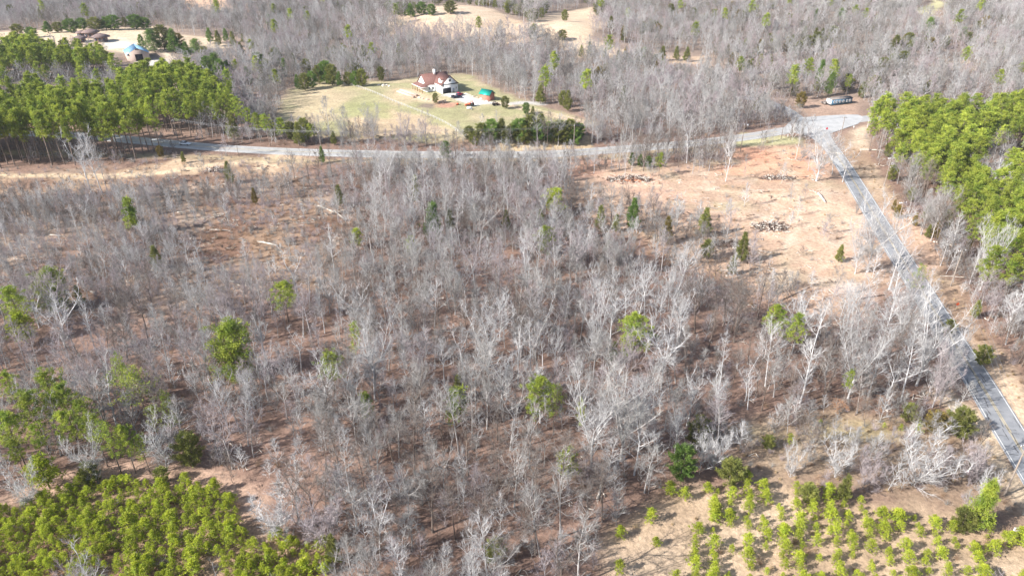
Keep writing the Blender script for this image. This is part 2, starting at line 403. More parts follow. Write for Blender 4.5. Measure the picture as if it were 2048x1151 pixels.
ca = me.color_attributes.new('soil', 'FLOAT_COLOR', 'POINT')
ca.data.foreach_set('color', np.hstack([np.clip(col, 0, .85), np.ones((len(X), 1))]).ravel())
tag(link('ground', me), kind='structure')

# ------------------------------------------------------------------ roads
RA = [(-300, 258), (100, 268), (280, 281.5), (370, 290), (450, 296.5), (560, 302.5), (700, 307), (850, 309.5), (1000, 309.5), (1100, 308), (1200, 301.5), (1300, 294), (1400, 285), (1500, 273), (1570, 261), (1630, 250), (1716, 239), (1800, 231), (1950, 222), (2200, 212)]
RB = [(1632, 262), (1662, 296), (1690, 336), (1725, 392), (1779, 480), (1835, 568), (1893, 662), (1955, 758), (2014, 855), (2072, 948), (2150, 1075), (2260, 1260)]
RD = [(1612, 250), (1592, 234), (1568, 218), (1530, 203), (1470, 192)]
def line_pts(P, n=10): return catmull([hit(*p) for p in P], n)
PA, PB, PD = line_pts(RA), line_pts(RB), line_pts(RD)
def ribbon(name, P, off, width, dz, m, thick=0.0, kind='structure', parent=None, dash=None):
    T = np.gradient(P, axis=0); T /= np.linalg.norm(T, axis=1)[:, None]; Nn = np.stack([-T[:, 1], T[:, 0]], 1)
    k = max(1, int(width / 1.5)); offs = np.linspace(off - width / 2, off + width / 2, k + 1)
    mb = MB(); V = []
    for o in offs:
        q = P + Nn * o; V.append(np.stack([q[:, 0], q[:, 1], H(q[:, 0], q[:, 1]) + dz], 1))
    V = np.stack(V, 1); n = len(P); kk = k + 1
    i = (np.arange(n - 1)[:, None] * kk + np.arange(k)[None, :]).ravel()
    mb.add(V.reshape(-1, 3), np.stack([i, i + 1, i + kk + 1, i + kk], 1)[:, ::-1])
    if thick:
        for e in (0, k):
            E = V[:, e]; D = E.copy(); D[:, 2] -= thick; D[:, :2] += Nn * (.3 if e else -.3)
            j = np.arange(n - 1); mb.add(np.vstack([E, D]), np.stack([j, j + 1, j + 1 + n, j + n], 1))
    o = part(name, mb, [m], parent)
    if kind: tag(o, kind=kind)
    return o
def dense(P, st=3.0):
    d = np.concatenate([[0], np.cumsum(np.linalg.norm(np.diff(P, axis=0), axis=1))]); s_ = np.arange(0, d[-1], st)
    return np.stack([np.interp(s_, d, P[:, 0]), np.interp(s_, d, P[:, 1])], 1)
PA, PB, PD = dense(PA), dense(PB), dense(PD)
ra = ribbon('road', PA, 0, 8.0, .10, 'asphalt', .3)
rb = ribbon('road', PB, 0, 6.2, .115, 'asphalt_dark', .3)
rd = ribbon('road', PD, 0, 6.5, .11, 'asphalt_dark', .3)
P = catmull([hit(*p) for p in [(1562, 264), (1585, 240), (1620, 234), (1716, 230), (1716, 248), (1664, 264), (1668, 284), (1694, 330), (1676, 332), (1648, 298), (1620, 275), (1590, 266)]], 4)
ap = MB(); cx, cy = P.mean(0); rings = []
for f_ in (1, .8, .6, .4, .2):
    q = (P - (cx, cy)) * f_ + (cx, cy); rings.append(np.stack([q[:, 0], q[:, 1], H(q[:, 0], q[:, 1]) + .135], 1))
nP = len(P)
V = np.vstack(rings + [np.array([[cx, cy, float(H(cx, cy)) + .135]])]); fs = []
for r_ in range(4):
    for i in range(nP - 1): fs.append((r_ * nP + i, r_ * nP + i + 1, (r_ + 1) * nP + i + 1, (r_ + 1) * nP + i))
for i in range(nP - 1): fs.append((4 * nP + i, 4 * nP + i + 1, 5 * nP))
ap.add(V, fs); tag(part('road_junction', ap, ['asphalt_pale'], None), kind='structure')
ma = PA[(PA[:, 0] < hit(1560, 262)[0])]
for o_ in (-3.35, 3.35): ribbon('road_line', ma, o_, .16, .125, 'line_white')
for o_ in (-.18, .18): ribbon('road_line', ma, o_, .16, .125, 'line_yellow')
mbp = PB[6:]
for o_ in (-2.78, 2.78): ribbon('road_line', mbp, o_, .13, .14, 'line_white')
for o_ in (-.17, .17): ribbon('road_line', mbp, o_, .13, .14, 'line_yellow')
tar = MB(); rg = np.random.RandomState(5)          # tar-filled cracks on the near road
T = np.gradient(PB, axis=0); T /= np.linalg.norm(T, axis=1)[:, None]; Nn = np.stack([-T[:, 1], T[:, 0]], 1)
for i in range(8, len(PB) - 2):
    for k in range(3):
        o0 = rg.uniform(-2.8, 2.4); lng = rg.rand() < .45
        a_ = PB[i] + Nn[i] * o0 + T[i] * rg.uniform(0, 3)
        d_ = (T[i] * rg.uniform(1.5, 4) + Nn[i] * rg.uniform(-.4, .4)) if lng else Nn[i] * rg.uniform(.8, 2.6) * (1 if o0 < 0 else -1)
        prev_ = a_
        for s_ in range(4):
            nx_ = a_ + d_ * (s_ + 1) / 4 + rg.uniform(-.1, .1, 2)
            e = nx_ - prev_; n_ = np.array([-e[1], e[0]]) / (np.linalg.norm(e) + 1e-6) * rg.uniform(.03, .07)
            q = np.array([prev_ - n_, prev_ + n_, nx_ + n_, nx_ - n_])
            tar.add(np.stack([q[:, 0], q[:, 1], H(q[:, 0], q[:, 1]) + .15], 1), [(0, 3, 2, 1)]); prev_ = nx_
tag(part('road_cracks', tar, ['tar'], None), kind='structure')
TL = [tuple(q) for q in PA[::3]], [tuple(q) for q in PB[::3]], [tuple(q) for q in PD[::2]]


hz = MB(); hz.box((0, 400, 30), (15000, 15000, 150))      # the thin winter air the far woods fade into
hm = bpy.data.materials.new('haze'); hm.use_nodes = True; ht = hm.node_tree; ht.nodes.remove(ht.nodes['Principled BSDF'])
hv = ht.nodes.new('ShaderNodeVolumePrincipled'); hv.inputs['Density'].default_value = .00007; hv.inputs['Color'].default_value = (.84, .88, 1, 1)
ht.links.new(hv.outputs[0], ht.nodes['Material Output'].inputs['Volume'])
tag(link('haze', hz.mesh('haze', [hm])), kind='stuff')
scene.cycles.volume_bounces = 0
# ------------------------------------------------------------------ buildings
def gable(mb, x0, x1, y0, y1, z0, z1, axis='x', over=.4, th=.18, mi=0):
    """two roof slopes with thickness; ridge along axis"""
    if axis == 'x':
        ym = (y0 + y1) / 2
        for ya, s_ in ((y0, -1), (y1, 1)):
            dz = (z1 - z0) / abs(ya - ym); ye = ya + s_ * over; ze = z0 - dz * over
            V = [(x0 - over, ye, ze), (x1 + over, ye, ze), (x1 + over, ym, z1), (x0 - over, ym, z1)]
            V = V + [(a, b, c + th) for a, b, c in V]
            mb.add(V, [(0, 3, 2, 1), (4, 5, 6, 7), (0, 1, 5, 4), (1, 2, 6, 5), (2, 3, 7, 6), (3, 0, 4, 7)], mi)
    else:
        xm = (x0 + x1) / 2
        for xa, s_ in ((x0, -1), (x1, 1)):
            dz = (z1 - z0) / abs(xa - xm); xe = xa + s_ * over; ze = z0 - dz * over
            V = [(xe, y0 - over, ze), (xm, y0 - over, z1), (xm, y1 + over, z1), (xe, y1 + over, ze)]
            V = V + [(a, b, c + th) for a, b, c in V]
            mb.add(V, [(0, 1, 2, 3), (4, 7, 6, 5), (0, 4, 5, 1), (1, 5, 6, 2), (2, 6, 7, 3), (3, 7, 4, 0)], mi)
def gwall(mb, x0, x1, y0, y1, z0, z1, zr, axis='x', mi=0):
    """closed block with gable ends"""
    if axis == 'x':
        ym = (y0 + y1) / 2
        V = [(x0, y0, z0), (x1, y0, z0), (x1, y1, z0), (x0, y1, z0), (x0, y0, z1), (x1, y0, z1), (x1, y1, z1), (x0, y1, z1), (x0, ym, zr), (x1, ym, zr)]
        Fc = [(0, 1, 5, 4), (2, 3, 7, 6), (3, 0, 4, 7), (4, 8, 7), (1, 2, 6, 5), (5, 6, 9), (4, 5, 9, 8), (7, 8, 9, 6)]
    else:
        xm = (x0 + x1) / 2
        V = [(x0, y0, z0), (x1, y0, z0), (x1, y1, z0), (x0, y1, z0), (x0, y0, z1), (x1, y0, z1), (x1, y1, z1), (x0, y1, z1), (xm, y0, zr), (xm, y1, zr)]
        Fc = [(0, 1, 5, 4), (4, 5, 8), (1, 2, 6, 5), (2, 3, 7, 6), (6, 7, 9), (3, 0, 4, 7), (5, 6, 9, 8), (4, 8, 9, 7)]
    mb.add(V, Fc, mi)
def window(parent, c, w_, h_, face='-y', mt='glass', dormer=False):
    f = MB(); g = MB(); t_ = .08
    def bx(m, du, dz_, sw, sh, dep, off):
        if face in ('-y', '+y'):
            s_ = -1 if face == '-y' else 1; m.box((c[0] + du, c[1] + s_ * off, c[2] + dz_), (sw, dep, sh))
        else:
            s_ = -1 if face == '-x' else 1; m.box((c[0] + s_ * off, c[1] + du, c[2] + dz_), (dep, sw, sh))
    bx(f, 0, h_ / 2 + t_ / 2, w_ + 2 * t_, t_, .14, .05); bx(f, 0, -h_ / 2 - t_ / 2, w_ + 2 * t_, t_, .18, .07)
    for s_ in (-1, 1): bx(f, s_ * (w_ / 2 + t_ / 2), 0, t_, h_, .14, .05)
    bx(f, 0, 0, .05, h_, .08, .05)
    o = part('window', f, ['trim'], parent); bx(g, 0, 0, w_ - .01, h_ - .01, .04, .022); part('pane', g, [mt], o); return o

# ---- the white house
lx, ly, lz = ground(847, 185.5)
hs = thing('house', 'white house with brown shingle roofs, porch and open garage on the grassy hill', 'house', (lx, ly, lz), R(33))
b_ = MB(); gwall(b_, 1.8, 15.5, 0, 9.5, -1, 3.6, 7.6, 'x'); gwall(b_, 6.9, 16.0, -7.2, 1.0, -1.02, 4.3, 8.1, 'y')
b_.box((14.5, 6.0, 2.3), (5.6, 6, 6.6)); part('wall', b_, ['white'], hs)
rf = MB(); gable(rf, 1.8, 15.5, 0, 9.5, 3.62, 7.9, 'x', .45); gable(rf, 6.9, 16.0, -7.2, 4.2, 4.32, 8.45, 'y', .45)
rf.box((14.5, 6.0, 5.75), (6.2, 6.6, .2))
roof = part('roof', rf, ['roof_brown'], hs)
ch = MB(); ch.box((8.9, 4.4, 8.3), (1.1, 1.1, 2.6)); ch.box((8.9, 4.4, 9.68), (1.3, 1.3, .16)); part('chimney', ch, ['white'], roof)
pr = MB()      # porch: low hipped roof round the left end
V = [(-1.4, -1.2, 2.75), (1.9, -1.2, 2.75), (1.9, 10.0, 2.75), (-1.4, 10.0, 2.75), (1.9, 1.4, 4.0), (1.9, 8.4, 4.0)]
V = V + [(a, b, c + .15) for a, b, c in V]
pr.add(V, [(0, 4, 1), (0, 3, 5, 4), (3, 2, 5), (6, 7, 10), (6, 10, 11, 9), (9, 11, 8), (0, 1, 7, 6), (3, 0, 6, 9), (2, 3, 9, 8)])
part('porch_roof', pr, ['roof_brown'], hs)
fc = MB(); fc.box((.2, -1.25, 2.72), (3.3, .1, .3)); fc.box((-1.45, 4.4, 2.72), (.1, 11.3, .3)); fc.box((5.0, -.52, 3.30), (3.6, .1, .26)); fc.box((6.40, -3.3, 3.86), (.1, 8.2, .26)); part('fascia', fc, ['trim'], hs)
for yy in (-1.0, 1.7, 4.4, 7.1, 9.8):
    m_ = MB(); m_.box((-1.2, yy, 1.1), (.28, .28, 3.1)); part('porch_post', m_, ['wood'], hs)
m_ = MB(); m_.box((.3, 4.4, -.35), (3.2, 11, .5)); part('porch_floor', m_, ['wood'], hs)
m_ = MB(); gwall(m_, 1.2, 2.2, 1.6, 7.9, 3.4, 3.5, 6.9, 'x'); part('gable_wall', m_, ['trim'], hs)
m_ = MB(); m_.box((11.45, -7.26, 4.28), (9.9, .12, .42)); part('eave_band', m_, ['black_trim'], hs)
m_ = MB(); m_.box((9.6, -7.22, 1.1), (4.6, .06, 2.9)); part('garage_opening', m_, ['dark'], hs)
m_ = MB(); m_.box((9.6, -7.27, 2.62), (4.9, .1, .16)); m_.box((7.2, -7.27, 1.1), (.16, .1, 2.9)); m_.box((12.0, -7.27, 1.1), (.16, .1, 2.9)); part('garage_frame', m_, ['trim'], hs)
m_ = MB(); m_.box((13.3, -7.23, 1.0), (1.0, .06, 2.1)); part('side_door', m_, ['grey'], hs)
window(hs, (11.45, -7.2, 6.1), 1.3, 1.2); window(hs, (14.9, -7.2, 2.0), .6, 1.0); window(hs, (3.4, 0, 1.6), .8, 1.3); window(hs, (5.4, 0, 1.6), .8, 1.3)
window(hs, (6.9, -3.6, 2.0), .8, 1.2, '-x')
dm = MB(); gwall(dm, 7.3, 11.0, -5.6, -2.8, 4.6, 6.4, 7.4, 'x'); d_ = part('dormer', dm, ['trim'], hs)
dr = MB(); gable(dr, 7.3, 11.0, -5.6, -2.8, 6.42, 7.5, 'x', .25, .12); part('dormer_roof', dr, ['roof_brown'], d_)
window(hs, (7.3, -4.2, 6.0), .7, .9, '-x')
for q in ((12.5, 4.2), (15.2, 5.5)): sv = MB(); sv.cyl((q[0], q[1], 6.5), (q[0], q[1], 9.2 if q[0] < 13 else 7.2), .12, 6); part('flue', sv, ['grey'], hs)

# ---- brick shed with the green roof
lx, ly, lz = ground(960, 198)
sh = thing('shed', 'brick shed with bright green metal roof beside the gravel drive', 'shed', (lx, ly, lz), R(-36))
m_ = MB(); gwall(m_, 0, 5.8, 0, 4.2, -.8, 2.9, 4.5, 'x'); part('wall', m_, ['brick'], sh)
m_ = MB(); gable(m_, 0, 5.8, 0, 4.2, 2.92, 4.6, 'x', .5, .1); part('roof', m_, ['green_roof'], sh)
m_ = MB(); m_.box((-.03, 2.1, 1.05), (.06, 1.1, 2.2)); part('door', m_, ['trim'], sh)
# ---- barn
lx, ly, lz = ground(257, 124)
bn = thing('barn', 'tan metal barn with light blue roof and dark door among pines', 'barn', (lx, ly, lz), R(31))
m_ = MB(); gwall(m_, 0, 12, 0, 16, -1, 4.3, 7.3, 'y'); part('wall', m_, ['tan_metal'], bn)
m_ = MB(); gable(m_, 0, 12, 0, 16, 4.32, 7.4, 'y', .5, .12); part('roof', m_, ['blue_roof'], bn)
m_ = MB(); m_.box((6.3, -.04, 1.7), (4.0, .08, 4.2)); part('door', m_, ['dark'], bn)
m_ = MB(); m_.box((6.3, -.06, 3.86), (4.3, .14, .14)); m_.box((4.2, -.06, 1.7), (.14, .14, 4.2)); m_.box((8.4, -.06, 1.7), (.14, .14, 4.2)); part('door_frame', m_, ['tan_metal'], bn)
# ---- round pavilions
lx, ly, lz = ground(185, 84)
rp = thing('pavilion_house', 'low dark house of four round pavilions with brown shingle roofs', 'house', (lx, ly, lz), 0)
def pav(px, py, r_, h_, sides=8):
    x_, y_, z_ = ground(px, py); x_ -= lx; y_ -= ly; z_ -= lz
    m_ = MB(); m_.cyl((x_, y_, z_ - 1), (x_, y_, z_ + h_), r_ * .8, sides); wl = part('wall', m_, ['stone'], rp)
    m_ = MB(); m_.tube([(x_, y_, z_ + h_ - .25), (x_, y_, z_ + h_), (x_, y_, z_ + h_ + r_ * .22), (x_, y_, z_ + h_ + r_ * .38)], [r_ * 1.12, r_ * 1.14, r_ * .6, r_ * .08], sides, cap=True)
    part('roof', m_, ['brown_roof'], rp)
    for k in range(4):
        m_ = MB(); a = -math.pi / 2 + (k - 1.5) * .62; m_.box((x_ + math.cos(a) * r_ * .79, y_ + math.sin(a) * r_ * .79, z_ + h_ * .5), (1.1, .2, 1.4), 0, a + math.pi / 2)
        part('window', m_, ['glass'], wl)
pav(165, 74, 3.4, 3.0); pav(184, 75, 5.2, 3.6); pav(203, 83, 5.2, 3.2); pav(162, 84, 4.0, 2.6)
# ---- mobile home
lx, ly, lz = ground(1662, 212)
mo = thing('mobile_home', 'long pale blue mobile home with rusty roof near the junction', 'mobile home', (lx, ly, lz), R(19))
m_ = MB(); m_.box((6.2, 1.9, 1.75), (12.4, 3.8, 2.5)); part('wall', m_, ['mobile'], mo)
m_ = MB(); m_.box((6.2, 1.9, .2), (12.2, 3.6, .7)); part('skirting', m_, ['dark'], mo)
m_ = MB(); gable(m_, 0, 12.4, 0, 3.8, 3.02, 3.4, 'x', .15, .1); part('roof', m_, ['rust_roof'], mo)
m_ = MB(); m_.box((-.03, 1.9, 1.8), (.06, 3.6, 2.3)); part('end_wall', m_, ['trim'], mo)
for q in (1.6, 3.2, 5.0, 7.0, 9.2, 11.0): window(mo, (q, 0, 1.9), .8, 1.0)
m_ = MB(); rg = np.random.RandomState(9)
for k in range(14): m_.box((rg.uniform(-2.4, 2.4), rg.uniform(-1.4, 1.4), rg.uniform(.2, 1.5)), (rg.uniform(.8, 2), rg.uniform(.5, 1.6), rg.uniform(.2, .9)), 0, rg.uniform(0, 3))
x_, y_, z_ = ground(1652, 208); o = part('junk_heap', m_, ['rust_roof'], None); o.location = (x_, y_, z_); tag(o, 'pale heap of junk at the left end of the mobile home', 'junk')
lx, ly, lz = ground(1885, 236)
ou = thing('outbuilding', 'small pale roofed outbuilding peeping over the right pine wood', 'outbuilding', (lx, ly, lz), R(-10))
m_ = MB(); gwall(m_, 0, 6, 0, 4, -.5, 4.9, 5.9, 'x'); part('wall', m_, ['rust_roof'], ou); m_ = MB(); gable(m_, 0, 6, 0, 4, 4.92, 6.0, 'x', .4, .1); part('roof', m_, ['white'], ou)

# ---- vehicles
def car(name, label, cat, px, py, yaw, body, L_=4.6, W_=1.85, H_=1.45, pickup=False):
    x_, y_, z_ = ground(px, py); r_ = thing(name, label, cat, (x_, y_, z_ + .12), yaw)
    m_ = MB(); w2 = W_ / 2; l2 = L_ / 2
    prof = [(-l2, .35), (-l2, .85), (-l2 + .3, .95), (l2 - 1.3, .95), (l2 - .2, .80), (l2, .65), (l2, .35)]
    def extr(m, pr, w_a, w_b, mi=0):
        n = len(pr); V = [(a, -w_a if b < .9 else -w_b, b) for a, b in pr] + [(a, w_a if b < .9 else w_b, b) for a, b in pr]
        m.add(V, [tuple(range(n))[::-1]] and [tuple(range(n)), tuple(range(n, 2 * n))[::-1]] + [(i, i + n, (i + 1) % n + n, (i + 1) % n) for i in range(n)], mi)
    extr(m_, prof, w2, w2 - .06); part('body', m_, [body], r_)
    c0, c1 = ((-l2 + .5, l2 - 1.5) if not pickup else (-.5, l2 - 1.5))
    m_ = MB(); extr(m_, [(c0, .93), (c0 + .35, H_), (c1 - .7, H_), (c1, .93)], w2 - .12, w2 - .26); cab = part('cabin', m_, ['glass'], r_)
    m_ = MB(); m_.box(((c0 + c1) / 2 - .15, 0, H_ + .02), (c1 - c0 - 1.1, W_ - .5, .07)); part('roof', m_, [body], cab)
    if pickup:
        m_ = MB(); m_.box((-l2 + .95, 0, .97), (1.7, W_ - .3, .06)); part('bed_liner', m_, ['tyre'], r_)
        for s_ in (-1, 1): m_ = MB(); m_.box((-l2 + .95, s_ * (w2 - .1), 1.08), (1.9, .12, .3)); part('bed_side', m_, [body], r_)
    for sx in (-1, 1):
        for sy in (-1, 1):
            m_ = MB(); m_.cyl((sx * (l2 - .85), sy * (w2 - .2), .34), (sx * (l2 - .85), sy * (w2 + .02), .34), .34, 12); wh = part('wheel', m_, ['tyre'], r_)
            m_ = MB(); m_.cyl((sx * (l2 - .85), sy * (w2 + .01), .34), (sx * (l2 - .85), sy * (w2 + .04), .34), .2, 8); part('rim', m_, ['grey'], wh)
    for sy in (-1, 1):
        m_ = MB(); m_.box((l2 - .01, sy * (w2 - .3), .68), (.06, .35, .14)); part('headlight', m_, ['insul'], r_)
    return r_
car('car', 'white car driving on the shaded road below the pine wood', 'car', 371, 290, R(-8), 'carwhite')
car('car', 'crimson car parked on the concrete before the garage', 'car', 919, 191, R(60), 'red')
car('pickup_truck', 'black pickup truck parked in front of the crimson car', 'pickup truck', 913, 196, R(15), 'carblack', 5.4, 1.95, 1.8, True)
x_, y_, z_ = ground(903, 195); tr_ = thing('utility_trailer', 'small white utility trailer left of the black pickup', 'trailer', (x_, y_, z_), R(20))
m_ = MB(); m_.box((0, 0, .7), (2.4, 1.5, .5)); part('bed', m_, ['carwhite'], tr_)
m_ = MB(); m_.box((1.7, 0, .5), (1.2, .1, .1)); part('tow_bar', m_, ['grey'], tr_)
for s_ in (-1, 1): m_ = MB(); m_.cyl((0, s_ * .7, .3), (0, s_ * .9, .3), .3, 10); part('wheel', m_, ['tyre'], tr_)
def tractor(px, py, yaw, label, c='orange', k=1.0):
    x_, y_, z_ = ground(px, py); r_ = thing('tractor', label, 'tractor', (x_, y_, z_), yaw); r_.scale = (k, k, k)
    m_ = MB(); m_.box((.9, 0, 1.05), (1.7, .8, .8)); m_.box((-.5, 0, .9), (1.3, .9, .5)); part('hood', m_, [c], r_)
    m_ = MB(); m_.box((-.4, 0, 2.3), (1.5, 1.4, .1)); [m_.box((-.4 + a, b, 1.7), (.07, .07, 1.2)) for a in (-.65, .65) for b in (-.6, .6)]; part('canopy', m_, [c], r_)
    m_ = MB(); m_.box((-.7, 0, 1.35), (.5, .6, .5)); part('seat', m_, ['tyre'], r_)
    for sx, rr in ((-.7, .8), (1.3, .45)):
        for s_ in (-1, 1): m_ = MB(); m_.cyl((sx, s_ * .6, rr), (sx, s_ * .95, rr), rr, 14); part('wheel', m_, ['tyre'], r_)
    m_ = MB(); m_.box((2.5, 0, .5), (.5, 1.8, .6)); m_.box((1.9, .5, .8), (1.2, .1, .12)); m_.box((1.9, -.5, .8), (1.2, .1, .12)); part('bucket', m_, [c], r_)
    return r_
tractor(942, 212, R(165), 'orange-red tractor with canopy standing below the gravel drive')
tractor(990, 211, R(20), 'dark rusty tractor at the end of the gravel drive by the trees', 'log_dark', .85)
x_, y_, z_ = ground(915, 210); m_ = MB(); m_.box((0, 0, .5), (1.3, .8, .7)); r_ = thing('ride_mower', 'tiny orange garden mower on the lawn between pickup and tractor', 'mower', (x_, y_, z_), R(10)); part('body', m_, ['orange'], r_)
for sx in (-.45, .45): m_ = MB(); m_.cyl((sx, -.5, .25), (sx, .5, .25), .25, 8); part('wheel', m_, ['tyre'], r_)
x_, y_, z_ = ground(939, 219); r_ = thing('garden_bench', 'white garden seat on the lawn below the orange tractor', 'bench', (x_, y_, z_), R(-12))
m_ = MB(); m_.box((0, 0, .6), (2.6, .8, .12)); part('seat', m_, ['trim'], r_); m_ = MB(); m_.box((0, .38, .95), (2.6, .1, .6)); part('backrest', m_, ['trim'], r_)
for s_ in (-1.1, 1.1): m_ = MB(); m_.box((s_, 0, .28), (.1, .7, .55)); part('leg', m_, ['trim'], r_)
# lumber stacks
for i, (p0, p1, lab) in enumerate([((795, 184), (828, 196), 'nearer long stack of pale boards on the lawn left of the house'), ((801, 181), (834, 192.5), 'farther long stack of pale boards on the lawn left of the house')]):
    a_, c_ = np.array(hit(*p0)), np.array(hit(*p1)); d_ = c_ - a_; L_ = np.linalg.norm(d_); x_, y_ = (a_ + c_) / 2
    m_ = MB()
    for k in range(5):
        for q in range(3): m_.box((rg.uniform(-.2, .2), -.5 + k * .25, .25 + q * .2), (L_, .21, .16))
    for k in range(4): m_.box((-L_ / 2 + .6 + k * (L_ - 1.2) / 3, 0, .06), (.15, 1.3, .14))
    o = part('lumber_stack', m_, ['lumber'], None); o.location = (x_, y_, float(H(x_, y_))); o.rotation_euler.z = math.atan2(d_[1], d_[0]); tag(o, lab, 'lumber')
# rocks along the drive, in the yard
for i, (px, py, s_) in enumerate([(931, 188, .9), (936, 190, 1.2), (942, 192, .8), (947, 193, 1.1), (954, 196, .9), (962, 199, 1.2), (968, 201, .8), (974, 203, 1.0), (855, 200, .9), (838, 196, 1.0), (845, 198, .8), (768, 172, 1.3), (773, 171, 1.1), (778, 173, .9), (757, 171, 1.0)]):
    m_ = MB(); r5 = np.random.RandomState(i); V = r5.normal(0, 1, (14, 3)); V /= np.linalg.norm(V, axis=1)[:, None]; V *= r5.uniform(.7, 1.1, (14, 1)) * s_ * np.array([1.1, .8, .6])
    import bmesh
    bmm = bmesh.new(); [bmm.verts.new(v) for v in V]; bmesh.ops.convex_hull(bmm, input=bmm.verts); me_ = bpy.data.meshes.new('boulder'); bmm.to_mesh(me_); bmm.free(); me_.materials.append(M['rock'])
    o = link('boulder', me_); o.location = ground(px, py, .2)
    where = 'along the drive before the shed' if i < 8 else ('on the lawn by the lumber stacks' if i < 11 else 'at the wood edge above the fence')
    j = i if i < 8 else (i - 8 if i < 11 else i - 11)
    tag(o, 'pale boulder %s, %s from left' % (where, ['first', 'second', 'third', 'fourth', 'fifth', 'sixth', 'seventh', 'eighth'][j]), 'boulder', 'boulders round the yard')
# fences
def fence(name, pxs, label, cat, h_=1.2, step=2.6, rails=(.45, .8, 1.12), mt='trim', maxposts=95, rt=.05):
    P_ = dense(catmull([hit(*p) for p in pxs], 8), step); n = min(len(P_), maxposts); P_ = P_[:n]
    r_ = thing(name, label, cat, (P_[0][0], P_[0][1], float(H(*P_[0]))), 0); ox, oy, oz = r_.location
    for x_, y_ in P_:
        m_ = MB(); m_.box((x_ - ox, y_ - oy, float(H(x_, y_)) - oz + h_ / 2 - .15), (.14, .14, h_ + .3)); part('post', m_, [mt], r_)
    for z_ in rails:
        m_ = MB()
        for a_, b2 in zip(P_[:-1], P_[1:]):
            m_.tube([(a_[0] - ox, a_[1] - oy, float(H(*a_)) - oz + z_), (b2[0] - ox, b2[1] - oy, float(H(*b2)) - oz + z_)], [rt, rt], 4)
        part('rail', m_, [mt], r_)
fence('board_fence', [(703, 171), (725, 178), (756, 190), (787, 204), (815, 215), (860, 233), (895, 250), (922, 268)], 'long white board fence running down across the pasture', 'fence', mt='board', rt=.04)
fence('wire_fence', [(1002, 207), (1040, 216), (1080, 224), (1130, 236), (1185, 250)], 'low tan fence along the right side of the lawn', 'fence', 1.1, 3.2, (.5, 1.0), 'lumber')
fence('pipe_gate', [(2025, 1066), (2040, 1064), (2060, 1068), (2085, 1076)], 'white pipe gate at the bottom right corner by the road', 'gate', 1.3, 1.9, (.6, 1.25), 'trim', rt=.06)
# brush piles
def heap(px0, px1, py, h_, dep, n, label, seed, dark=.35, clay=False):
    x0, y0 = hit(px0, py); x1, y1 = hit(px1, py); L_ = math.hypot(x1 - x0, y1 - y0); cx_, cy_ = (x0 + x1) / 2, (y0 + y1) / 2
    r5 = np.random.RandomState(seed); r_ = thing('brush_pile', label, 'brush pile', (cx_, cy_, float(H(cx_, cy_))), math.atan2(y1 - y0, x1 - x0))
    for nm, mats_, m0, frac in (('logs', ['log'], 0, 1 - dark), ('charred_logs', ['log_dark'], 0, dark)):
        m_ = MB()
        for k in range(int(n * frac)):
            u = r5.uniform(-1, 1) * (1.0 if r5.rand() < .8 else 1.15); v = r5.normal(0, .42 if r5.rand() < .8 else .9); hz = h_ * max(.06, 1 - u * u * .8 - v * v * 1.3) * r5.uniform(.1, 1)
            c_ = np.array([u * L_ / 2, v * dep, hz]); a = r5.uniform(0, 3.14); e = r5.normal(0, .35); l_ = r5.uniform(.6, 3.6); rr = r5.uniform(.03, .19)
            d_ = np.array([math.cos(a) * math.cos(e), math.sin(a) * math.cos(e), math.sin(e)]) * l_ / 2
            m_.cyl(c_ - d_, c_ + d_, rr, 6, 0, rr * r5.uniform(.4, .9))
        part(nm, m_, mats_, r_)
    m_ = MB(); m_.tube([(0, 0, -.3), (0, 0, h_ * .25), (0, 0, h_ * .6)], [1, .8, .3], 14, cap=True); m_.v[0] = m_.v[0] * np.array([L_ / 2 * .95, dep * .9, 1]); m_.v[1] = m_.v[1] * np.array([L_ / 2 * .95, dep * .9, 1]); m_.v[2] = m_.v[2] * np.array([L_ / 2 * .95, dep * .9, 1])
    part('earth_mound', m_, ['clay' if clay else 'log_dark'], r_)
heap(1219, 1297, 360, 1.8, 2.6, 420, 'long grey brush pile at the left end of the clearing', 1, .6, True)
heap(1525, 1586, 357, 1.3, 1.5, 220, 'long dark brush pile lying on the red clay', 12, .7)
heap(1508, 1570, 455, 2.0, 2.8, 330, 'pale tangled brush pile in the middle of the sandy clearing', 3, .55)
heap(418, 446, 342, 1.6, 1.8, 120, 'small grey brush pile beside the left dirt track', 4, .6)
heap(1425, 1480, 487, .9, 2.6, 150, 'dark low brush heap beside the pointed cedars', 6, .85)
heap(880, 892, 205, 1.2, 1.6, 60, 'small pinkish brush heap on the lawn before the house', 7, .3, True)
